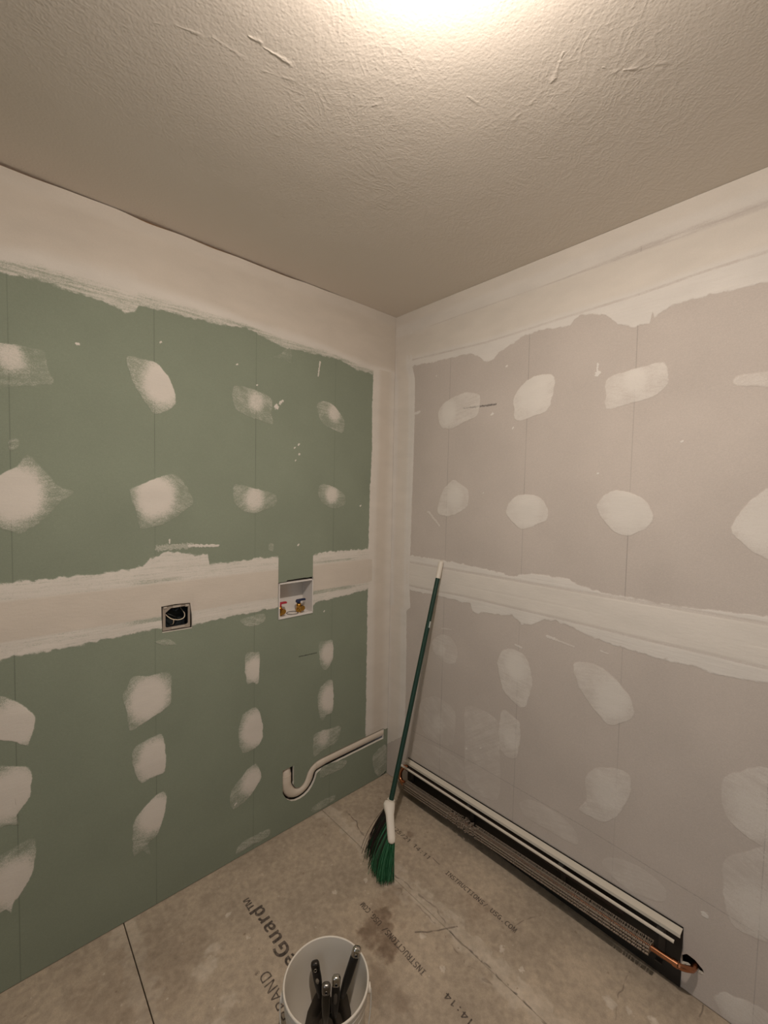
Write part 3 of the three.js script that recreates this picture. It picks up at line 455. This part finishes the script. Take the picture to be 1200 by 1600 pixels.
const boardFloor = new THREE.MeshStandardMaterial({ map: floorMaps.map, bumpMap: floorMaps.bump, bumpScale: 0.0014, roughness: 0.88 });
const floor = structure('floor');
part('subfloor', box(2.9, 0.1, 2.9, -1.28, -0.066, 1.28), new THREE.MeshStandardMaterial({ color: 0x4a3a2c, roughness: 0.95 }), floor);
const shapeXZ = (pts, y0, y1) => { const s = new THREE.Shape(pts.map((p) => new THREE.Vector2(p[0], -p[1]))), g = new THREE.ExtrudeGeometry(s, { depth: y1 - y0, bevelEnabled: true, bevelThickness: 0.0012, bevelSize: 0.0012, bevelSegments: 1, bevelOffset: -0.0012 }); g.rotateX(-Math.PI / 2).translate(0, y0, 0); const p = g.attributes.position, uv = g.attributes.uv; for (let i = 0; i < p.count; i++) uv.setXY(i, p.getX(i), p.getZ(i)); return g; };
part('floor_panel', shapeXZ([[-0.4425, -0.09], [0.09, -0.09], [0.09, 2.6], [-0.4255, 2.6], [-0.4255, 1.3], [-0.437, 0.4]], -0.0145, -0.0012), boardFloor, floor);
part('floor_panel', shapeXZ([[-1.3215, -0.09], [-0.4445, -0.09], [-0.4405, 0.25], [-0.438, 0.4], [-0.4265, 1.3], [-0.4265, 2.6], [-1.3315, 2.6]], -0.0145, -0.0012), boardFloor, floor);
part('floor_panel', shapeXZ([[-2.6, -0.09], [-1.3245, -0.09], [-1.3345, 2.6], [-2.6, 2.6]], -0.0145, -0.0012), boardFloor, floor);

// ------------------------------------------------------------------ shared materials
const M = (color, roughness = 0.6, metalness = 0, extra = {}) => new THREE.MeshStandardMaterial({ color, roughness, metalness, ...extra });
const whitePlastic = M(0xdad5d0, 0.45), copper = M(0xb9805f, 0.25, 1), brass = M(0xc79a4a, 0.25, 1), blackPlastic = M(0x1c1a19, 0.4), steel = M(0x8d8984, 0.3, 1), chrome = M(0xc9c4bc, 0.16, 1);

// ------------------------------------------------------------------ the lamp overhead (above the frame)
{
  const t = thing('ceiling_lamp', 'small round flush lamp with a frosted bulb on the plaster ceiling', 'lamp', LAMP.at.x, LAMP.at.y, LAMP.at.z);
  const v2 = (l) => l.map((p) => new THREE.Vector2(...p)), c = -LAMP.drop, prof = [[0, c - 0.034]];
  part('lamp_holder', new THREE.LatheGeometry(v2([[0, 0], [0.072, 0], [0.076, -0.006], [0.076, -0.03], [0.072, -0.035], [0, -0.035]]).reverse(), 40), whitePlastic, t);
  for (let i = 1; i <= 12; i++) { const a = -Math.PI / 2 + i / 12 * 2.2; prof.push([Math.cos(a) * 0.034, c + Math.sin(a) * 0.034]); } prof.push([0, c + 0.0285]);
  part('bulb', new THREE.LatheGeometry(v2(prof), 32), new THREE.MeshStandardMaterial({ color: 0xffffff, emissive: LAMP.color, emissiveIntensity: 6, roughness: 0.4 }), t);
  const light = new THREE.PointLight(LAMP.color, LAMP.candela, 0, 2); light.name = 'bulb_light'; light.position.set(0, c, 0); light.castShadow = true; light.shadow.radius = LAMP.size; light.shadow.mapSize.set(2048, 2048); light.shadow.bias = -0.0005; t.add(light);
  const face = new THREE.RectAreaLight(LAMP.color, LAMP.down / 0.0025, 0.05, 0.05); face.name = 'bulb_face_light'; face.position.set(0, c - 0.036, 0); face.rotation.x = -Math.PI / 2; t.add(face);   // the dome's round front shines mostly down
}

// ------------------------------------------------------------------ baseboard heater without its front cover, along the right wall
{
  const z0 = 0.172, z1 = 1.438, t = thing('baseboard_heater', 'long uncovered baseboard heater with bent fins and white top rail against grey wall', 'heater', 0, 0, z0);
  const Lh = z1 - z0, topAt = (z) => mix(0.174, 0.207, z / Lh), darkSteel = M(0x343230, 0.5, 0.6), rail = M(0xcfc8bb, 0.5);
  const plate = (pts, w, x) => { const s = new THREE.Shape(pts.map((p) => new THREE.Vector2(p[0], p[1]))), g = new THREE.ExtrudeGeometry(s, { depth: w, bevelEnabled: false }); return g.rotateY(-Math.PI / 2).translate(x, 0, 0); };
  part('back_plate', plate([[0, 0.004], [Lh, 0.004], [Lh, 0.06], [Lh - 0.004, 0.1], [Lh, 0.14], [Lh, topAt(Lh) + 0.004], [0, topAt(0) + 0.004]], 0.0025, -0.0025), darkSteel, t);
  const bar = (x0, h0, x1, h1, th, a, b, dh = 0) => {           // a thin folded strip running along the wall, sloping with the plate
    const g = box(1, 1, 1), p = g.attributes.position;
    for (let i = 0; i < p.count; i++) { const u = p.getX(i) + 0.5, v = p.getY(i), w = p.getZ(i) + 0.5, z = mix(a, b, w); p.setXYZ(i, mix(x0, x1, 1 - u), topAt(z) + dh + mix(h0, h1, 1 - u) + v * th, z); }
    g.computeVertexNormals(); return g;
  };
  part('top_rail', merge([bar(-0.0065, 0.0005, -0.035, -0.002, 0.0016, 0.004, Lh - 0.001), bar(-0.0335, -0.006, -0.0355, -0.006, 0.011, 0.004, Lh - 0.001)]), rail, t, 'white painted top rail');
  part('damper_lip', merge([bar(-0.054, -0.013, -0.062, -0.0148, 0.0018, 0.0, Lh - 0.012), bar(-0.0608, -0.0165, -0.0622, -0.0165, 0.004, 0, Lh - 0.012)]), rail, t, 'narrow white lip below the rail');
  const hanger = M(0x4a4744, 0.5, 0.6);
  for (const z of [0.03, 0.42, 0.86, 1.2]) {                  // one bent strap from the plate under the lip and down to the element
    const y = topAt(z) - 0.016, f = new THREE.Shape([[0, y], [-0.056, y - 0.003], [-0.056, y - 0.005], [-0.006, y - 0.003], [-0.006, 0.03 + y * 0.25], [-0.04, 0.028 + y * 0.25], [-0.04, 0.025 + y * 0.25], [0, 0.026 + y * 0.25]].map((p) => new THREE.Vector2(...p)));
    part('hanger_bracket', new THREE.ExtrudeGeometry(f, { depth: 0.02, bevelEnabled: false }).translate(-0.003, 0, z), hanger, t);
  }
  const px = -0.058, pipeAt = (z) => V(px, mix(0.07, 0.124, z / Lh), z);
  part('copper_pipe', merge([tube([pipeAt(0.02), pipeAt(0.3), pipeAt(0.8), pipeAt(Lh - 0.04), pipeAt(Lh)], 0.009, 40, 16), tube([pipeAt(Lh), V(px + 0.004, 0.122, Lh + 0.012), V(px + 0.022, 0.115, Lh + 0.026), V(-0.012, 0.107, Lh + 0.034), V(0.06, 0.104, Lh + 0.036)], 0.0092, 24, 16), rod(pipeAt(Lh - 0.012), pipeAt(Lh + 0.002), 0.0112)]), copper, t);
  part('copper_elbow', merge([tube([pipeAt(0.03), pipeAt(0.012).add(V(0, 0.001, 0)), V(px + 0.004, 0.085, -0.008), V(px + 0.01, 0.115, -0.011), V(px + 0.018, 0.142, 0.004), V(px + 0.02, 0.147, 0.03)], 0.0115, 32, 16), rod(pipeAt(0.018), pipeAt(0.032), 0.0135), rod(V(px + 0.02, 0.147, 0.018), V(px + 0.02, 0.147, 0.034), 0.0135)]), copper, t);
  part('return_pipe', tube([V(px + 0.02, 0.147, 0.02), V(px + 0.022, 0.147, 0.2), V(px + 0.024, 0.155, 0.7), V(px + 0.024, 0.158, 1.1)], 0.0105, 30, 12), M(0x3d302a, 0.6, 0.5), t);
  // fins: thin pressed plates, folded at their edges; crushed where something knocked the element
  const fins = [], outline = [[-0.019, 0.016], [-0.006, 0.0135], [0.0, 0.016], [0.005, 0.0135], [0.016, 0.016], [0.02, 0.012], [0.012, 0.007], [0.021, 0.001], [0.012, -0.005], [0.021, -0.011], [0.014, -0.018], [-0.019, -0.017]];
  for (let z = 0.04; z < Lh - 0.075; z += 0.0042) {
    const crush = Math.exp(-(((z - 0.43) / 0.03) ** 2)), c = pipeAt(z), s = new THREE.Shape(outline.map(([a, b]) => new THREE.Vector2(a * (1 + 0.3 * crush * range(-0.5, 1)), b * (1 + 0.5 * crush * range(-0.4, 1)))));
    const g = new THREE.ExtrudeGeometry(s, { depth: 0.0011, bevelEnabled: false });
    const tilt = z > 0.34 && z < 0.5 ? range(-0.9, 0.9) : range(-0.1, 0.1) + (noise(z * 8, 1, 3) - 0.5) * 0.7;
    g.rotateX(tilt * 0.5).rotateY(Math.PI + tilt).translate(c.x - 0.002 + crush * range(-0.008, 0.004), c.y - 0.001 + crush * range(-0.006, 0.008), c.z);
    fins.push(g);
    for (const [a, b, w, q] of [[0.019, 0.0125, 0.005, 0.0022], [0.0195, 0.001, 0.0045, 0.0024], [0.0195, -0.011, 0.0045, 0.0024], [0.0, 0.0155, 0.005, 0.002], [-0.016, 0.0155, 0.004, 0.002]]) fins.push(box(w, q, 0.0036, a, b, 0.001).rotateX(tilt * 0.2).rotateY(Math.PI + tilt * 0.4).translate(c.x - 0.002 + crush * range(-0.008, 0.004), c.y - 0.001 + crush * range(-0.006, 0.008), c.z));   // folded edges
  }
  const fin = part('fin_row', merge(fins), M(0xa89a8c, 0.5, 0.5), t, 'row of thin bent metal fins'); fin.userData.kind = 'stuff';
}

// ------------------------------------------------------------------ drain pipe let into the left wall
{
  const t = thing('drain_pipe', 'dusty white plastic drain trap set into a slot in green wall', 'pipe', -0.58, 0, 0), at = (list) => list.map((p) => V(p[0] + 0.58, p[1], p[2])), pvc = M(0xd6cabb, 0.6);
  part('trap_bend', tube(at(PIPE.slice(0, 12)), 0.0265, 70, 24), pvc, t);
  part('pipe_arm', tube(at(PIPE.slice(11)), 0.0258, 40, 24), pvc, t);
  for (const [p, q, r] of [[V(-0.061, 0.226, -0.026), V(-0.061, 0.262, -0.0275), 0.0282], [V(0.1, 0.2445, -0.026), V(0.15, 0.2487, -0.026), 0.0278]]) part('coupling', rod(p, q, r, 24), pvc, t);
}

// ------------------------------------------------------------------ washing machine box
{
  const x0 = -0.698, x1 = -0.516, y0 = 1.027, y1 = 1.192, d = 0.088, w = x1 - x0, h = y1 - y0, cx = (x0 + x1) / 2, k = 0.0035;
  const t = thing('washer_box', 'white recessed washing machine supply box with red and blue valves in wall', 'outlet box', cx, y0, 0);
  part('box_shell', merge([box(w, h, k, 0, h / 2, -d), box(k, h, d, -w / 2 + k / 2, h / 2, -d / 2 + 0.002), box(k, h, d, w / 2 - k / 2, h / 2, -d / 2 + 0.002), box(w, k, d, 0, h - k / 2, -d / 2 + 0.002), box(w, k, d, 0, k / 2, -d / 2 + 0.002)]), whitePlastic, t);
  part('box_rim', merge([rbox(w + 0.002, 0.006, 0.004, 0.0012, 0, h - 0.003, 0.002), rbox(w + 0.002, 0.009, 0.004, 0.0012, 0, 0.003, 0.002), rbox(0.0055, h, 0.004, 0.0012, -w / 2 + 0.002, h / 2, 0.002), rbox(0.0055, h, 0.004, 0.0012, w / 2 - 0.002, h / 2, 0.002)]), whitePlastic, t);
  part('drain_ring', new THREE.TorusGeometry(0.027, 0.0016, 8, 40).rotateX(Math.PI / 2).translate(0.004, k + 0.001, -0.04), M(0x3a3634, 0.6), t);
  const valve = (x, color, name) => {
    const g = part('valve', merge([rod(V(0, 0, 0), V(0, 0.012, 0), 0.013, 24), rod(V(0, 0.01, 0), V(0, 0.042, 0), 0.0105, 24), new THREE.CylinderGeometry(0.0155, 0.0155, 0.009, 6).translate(0, 0.012, 0), rod(V(0, 0.027, 0), V(0, 0.024, 0.03), 0.0105, 24), rod(V(0, 0.0245, 0.024), V(0, 0.0235, 0.036), 0.0128, 24), new THREE.SphereGeometry(0.0125, 20, 12).translate(0, 0.03, 0)]), brass, t, 'brass quarter turn valve');
    g.position.set(x, k, -0.045);
    const hd = part('valve_handle', merge([rod(V(0, 0.04, 0), V(0, 0.052, 0), 0.008, 16), rbox(0.046, 0.009, 0.015, 0.003, 0.012, 0.056, 0), rbox(0.02, 0.014, 0.018, 0.004, -0.004, 0.051, 0)]), M(color, 0.45), g, name);
    return hd;
  };
  valve(-0.06, 0xa8283a, 'red lever handle'); valve(0.042, 0x1d2748, 'dark blue lever handle');
}

// ------------------------------------------------------------------ open electrical box with loose wires
{
  const t = thing('electrical_box', 'open square electrical box with loose bare wires in pale joint band', 'outlet box', -1.133, 1.066, 0), h = 0.1, w = 0.104;
  const metal = M(0x2f3438, 0.55, 0.5), ringShape = new THREE.Shape([[-0.05, 0.004], [0.05, 0.002], [0.05, 0.097], [-0.05, 0.097]].map((p) => new THREE.Vector2(...p))), hole = new THREE.Path();
  const r = 0.01, ax = -0.041, bx = 0.043, ay = 0.013, by = 0.088; hole.moveTo(ax + r, ay); hole.lineTo(bx - r, ay); hole.quadraticCurveTo(bx, ay, bx, ay + r); hole.lineTo(bx, by - r); hole.quadraticCurveTo(bx, by, bx - r, by); hole.lineTo(ax + r * 2, by); hole.lineTo(ax, by - r * 1.6); hole.lineTo(ax, ay + r); hole.quadraticCurveTo(ax, ay, ax + r, ay); ringShape.holes.push(hole);
  part('plaster_ring', new THREE.ExtrudeGeometry(ringShape, { depth: 0.004, bevelEnabled: true, bevelSize: 0.0008, bevelThickness: 0.0008, bevelSegments: 1 }).translate(0, 0, -0.013), M(0x9d9185, 0.6, 0.2), t);
  part('box_shell', merge([box(w, h, 0.003, 0, h / 2, -0.066), box(0.003, h, 0.054, -w / 2 + 0.0015, h / 2, -0.04), box(0.003, h, 0.054, w / 2 - 0.0015, h / 2, -0.04), box(w, 0.003, 0.054, 0, h - 0.0015, -0.04), box(w, 0.003, 0.054, 0, 0.0015, -0.04)]), metal, t);
  part('mounting_ear', merge([rbox(0.03, 0.008, 0.003, 0.001, 0.0, 0.092, -0.006), rbox(0.014, 0.009, 0.003, 0.001, 0.038, 0.09, -0.006), rbox(0.012, 0.007, 0.003, 0.001, -0.042, 0.093, -0.006), rbox(0.05, 0.007, 0.003, 0.001, 0.004, 0.009, -0.006)]), M(0xb8aea2, 0.6, 0.3), t);
  part('pale_wire', tube([V(-0.03, 0.075, -0.06), V(-0.034, 0.062, -0.03), V(-0.025, 0.05, -0.014), V(-0.01, 0.041, -0.01), V(0.012, 0.037, -0.009), V(0.028, 0.042, -0.012), V(0.034, 0.055, -0.025), V(0.03, 0.07, -0.06)], 0.0016, 50, 8), M(0xd9c9b2, 0.5), t);
  part('pale_wire', tube([V(-0.012, 0.043, -0.012), V(-0.01, 0.034, -0.012), V(-0.011, 0.02, -0.02), V(-0.012, 0.01, -0.05)], 0.0015, 20, 8), M(0xc9b79c, 0.5), t);
  part('black_wire', tube([V(-0.036, 0.08, -0.058), V(-0.03, 0.066, -0.03), V(-0.015, 0.056, -0.02), V(0.0, 0.046, -0.022), V(0.014, 0.03, -0.05)], 0.002, 30, 8), blackPlastic, t);
  part('cable', tube([V(0.02, 0.085, -0.06), V(0.012, 0.07, -0.045), V(0.004, 0.066, -0.05), V(-0.006, 0.08, -0.06)], 0.004, 24, 8), M(0x40454c, 0.5), t);
}

// ------------------------------------------------------------------ broom leaning in the corner
{
  const foot = V(-0.46, 0, 0.46), t = thing('broom', 'green handled angle broom with white grip leaning against grey wall', 'broom', foot.x, foot.y, foot.z), rel = (x, y, z) => V(x, y, z).sub(foot);
  const top = rel(-0.0125, 1.278, 0.376), low = rel(-0.37, 0.215, 0.416), q = (k) => low.clone().lerp(top, k), greenPole = M(0x14352a, 0.4), white = M(0xd4ccc0, 0.5);
  part('handle', rod(q(0), q(0.935), 0.0112, 24), greenPole, t);
  part('grip', merge([rod(q(0.925), q(0.995), 0.0123, 24), new THREE.SphereGeometry(0.0123, 20, 12).scale(1, 0.7, 1).translate(...q(0.995).toArray())]), white, t, 'white plastic grip');
  { const g = new THREE.CylinderGeometry(0.0117, 0.0117, 0.03, 10, 1, true, -0.45, 1.25); g.applyQuaternion(new THREE.Quaternion().setFromUnitVectors(V(0, 1, 0), top.clone().sub(low).normalize())); const c = q(0.725); part('sticker', g.translate(c.x, c.y, c.z), M(0xb9bfba, 0.5, 0, { side: THREE.DoubleSide }), t, 'small pale sticker'); }
  const A = rel(-0.374, 0.235, 0.417), B = rel(-0.441, 0.15, 0.508), side = V(0.81, 0, 0.58);
  const cap = [A.clone().lerp(B, -0.09), A.clone().lerp(B, 0.0), A.clone().lerp(B, 0.14), A.clone().lerp(B, 0.3), A.clone().lerp(B, 0.6), A.clone().lerp(B, 0.9), A.clone().lerp(B, 0.99), A.clone().lerp(B, 1.03)];
  part('broom_cap', merge([sweep(cap, [0.018, 0.026, 0.024, 0.0185, 0.017, 0.017, 0.014, 0.006], [0.008, 0.015, 0.016, 0.013, 0.011, 0.011, 0.009, 0.004], side, 20), rod(q(-0.012), q(0.03), 0.0165, 24, 0.0172)]), white, t, 'white plastic cap');
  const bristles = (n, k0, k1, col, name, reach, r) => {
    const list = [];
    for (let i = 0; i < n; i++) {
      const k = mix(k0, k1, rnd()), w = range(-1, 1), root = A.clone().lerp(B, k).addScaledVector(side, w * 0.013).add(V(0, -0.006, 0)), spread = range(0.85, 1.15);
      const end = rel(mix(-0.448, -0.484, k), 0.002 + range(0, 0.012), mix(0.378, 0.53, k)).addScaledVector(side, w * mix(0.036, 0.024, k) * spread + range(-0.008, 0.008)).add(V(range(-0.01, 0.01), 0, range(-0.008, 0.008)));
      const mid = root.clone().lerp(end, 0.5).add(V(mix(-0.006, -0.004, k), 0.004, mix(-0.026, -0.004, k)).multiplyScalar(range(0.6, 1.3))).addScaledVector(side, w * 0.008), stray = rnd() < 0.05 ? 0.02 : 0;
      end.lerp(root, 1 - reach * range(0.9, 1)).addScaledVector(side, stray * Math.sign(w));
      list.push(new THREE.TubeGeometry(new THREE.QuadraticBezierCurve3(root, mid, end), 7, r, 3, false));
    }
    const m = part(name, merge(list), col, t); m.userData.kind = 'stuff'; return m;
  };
  bristles(620, 0.0, 0.75, M(0x2a211a, 0.7), 'bristles', 0.86, 0.001);  // shade on the cap side put into the colour; the bristles are green
  bristles(430, 0.38, 1.0, M(0x1b5836, 0.5), 'bristles', 1, 0.001);
  bristles(110, 0.4, 1.0, M(0x47815f, 0.5), 'bristles', 1, 0.001);
  bristles(60, 0.0, 0.35, M(0x1a4a30, 0.5), 'bristles', 1, 0.0008);
}

// ------------------------------------------------------------------ bucket of taping knives
const PAIL = V(-0.983, 0, 0.812), facing = V(-0.585, 0, 0.814), across = V(0.814, 0, 0.585);
{
  const t = thing('bucket', 'white plastic bucket of taping knives standing on dusty floor', 'bucket', PAIL.x, 0, PAIL.z), v2 = (l) => l.map((p) => new THREE.Vector2(...p)), white = M(0xd8d0c4, 0.5);
  part('bucket_body', new THREE.LatheGeometry(v2([[0, 0.001], [0.098, 0.001], [0.103, 0.004], [0.1135, 0.185], [0.1165, 0.188], [0.1165, 0.193], [0.114, 0.196], [0.1148, 0.212], [0.1185, 0.215], [0.1185, 0.22], [0.1152, 0.223], [0.1162, 0.231], [0.1205, 0.234], [0.1212, 0.238], [0.1195, 0.2412], [0.1165, 0.2412], [0.1148, 0.239], [0.1118, 0.2], [0.1005, 0.006], [0, 0.004]]), 72), white, t);
  const ear = (s) => { const g = rod(V(0, 0, 0), V(s * 0.011, 0, 0), 0.012, 20); g.applyQuaternion(new THREE.Quaternion().setFromUnitVectors(V(1, 0, 0), across)); return g.translate(across.x * s * 0.1145, 0.2, across.z * s * 0.1145); };
  part('bail_ear', ear(1), white, t); part('bail_ear', ear(-1), white, t);
  const bail = []; for (let i = 0; i <= 20; i++) { const a = i / 20 * Math.PI, c = Math.cos(a) * 0.127, s = Math.sin(a); bail.push(across.clone().multiplyScalar(c).add(facing.clone().multiplyScalar(0.045 * s + (s > 0.1 ? 0.085 * Math.sqrt(Math.max(0, 1 - (c / 0.127) ** 2)) : 0))).add(V(0, 0.2 - 0.11 * s, 0))); }
  part('bail_wire', tube(bail, 0.0022, 60, 8), M(0xc9c4bb, 0.35, 0.7), t);
}
function knife(label, tip, foot, { width, blade, grip, capColor, holeMat, grey }) {     // tip / foot: [along across, height, along facing] from the bucket's middle
  const P = (a) => across.clone().multiplyScalar(a[0]).addScaledVector(facing, a[2]).add(V(0, a[1], 0)), a = P(foot), b = P(tip), len = b.distanceTo(a);
  const t = thing('taping_knife', label, 'putty knife', PAIL.x + a.x, a.y, PAIL.z + a.z, 'taping knives in the bucket');
  const yAxis = b.clone().sub(a).normalize(), zAxis = facing.clone().addScaledVector(yAxis, -facing.dot(yAxis)).normalize(), xAxis = yAxis.clone().cross(zAxis);
  t.quaternion.setFromRotationMatrix(new THREE.Matrix4().makeBasis(xAxis, yAxis, zAxis));
  const bs = new THREE.Shape([[-width / 2, 0], [width / 2, 0], [width / 2 - 0.003, 0.022], [width * 0.36, blade * 0.55], [0.018, blade * 0.93], [0.012, blade], [-0.012, blade], [-0.018, blade * 0.93], [-width * 0.36, blade * 0.55], [-width / 2 + 0.003, 0.022]].map((p) => new THREE.Vector2(...p)));
  part('blade', new THREE.ExtrudeGeometry(bs, { depth: 0.0012, bevelEnabled: false }).translate(0, 0, -0.0006), M(0x57534e, 0.42, 0.9), t);
  const s = [blade - 0.012, blade + 0.012, blade + 0.04, len - 0.045, len - 0.026].map((y) => V(0, y, 0));
  part('handle', sweep(s, [0.0085, 0.0105, 0.0125, 0.0125, 0.012], [0.006, 0.0075, 0.0085, 0.0085, 0.0085], V(1, 0, 0), 18), grip, t);
  const e = [len - 0.028, len - 0.022, len - 0.008, len - 0.002, len].map((y) => V(0, y, 0));
  const cap = part('end_cap', sweep(e, [0.0118, 0.0128, 0.0128, 0.0108, 0.005], [0.0085, 0.0095, 0.0095, 0.008, 0.003], V(1, 0, 0), 18), capColor, t, 'metal end cap with a hanging hole');
  part('hanging_hole', new THREE.TorusGeometry(0.0042, 0.001, 8, 20).translate(0, len - 0.018, 0.0096), holeMat, cap); part('hanging_hole', new THREE.CircleGeometry(0.0038, 20).translate(0, len - 0.018, 0.00985), M(0x0d0c0b, 0.9), cap);
  if (grey) part('grip_inlay', sweep([blade + 0.03, blade + 0.04, len - 0.05, len - 0.04].map((y) => V(0, y, 0.0075)), [0.002, 0.0055, 0.0055, 0.002], [0.0002, 0.002, 0.002, 0.0005], V(1, 0, 0), 12), grey, t);
  return t;
}
knife('taping knife with black handle and pale inlay leaning on the back inside the bucket', [-0.036, 0.206, -0.079], [0.0, 0.012, -0.066], { width: 0.125, blade: 0.105, grip: blackPlastic, capColor: M(0x3a3632, 0.35, 0.7), holeMat: chrome, grey: M(0x8d8478, 0.5) });
knife('putty knife with all grey metal handle standing in front inside the bucket', [0.0, 0.205, -0.018], [0.0, 0.012, -0.014], { width: 0.076, blade: 0.09, grip: M(0x4b4843, 0.35, 0.8), capColor: steel, holeMat: steel });
knife('putty knife with speckled black handle and bright end standing beside the grey one', [0.029, 0.206, -0.034], [0.022, 0.012, -0.029], { width: 0.076, blade: 0.085, grip: blackPlastic, capColor: chrome, holeMat: steel, grey: M(0x57524c, 0.5) });
knife('taping knife with black handle and metal end leaning out over the bucket rim', [0.09, 0.272, -0.048], [0.014, 0.012, -0.052], { width: 0.12, blade: 0.125, grip: blackPlastic, capColor: chrome, holeMat: steel });

renderer.render(scene, camera);
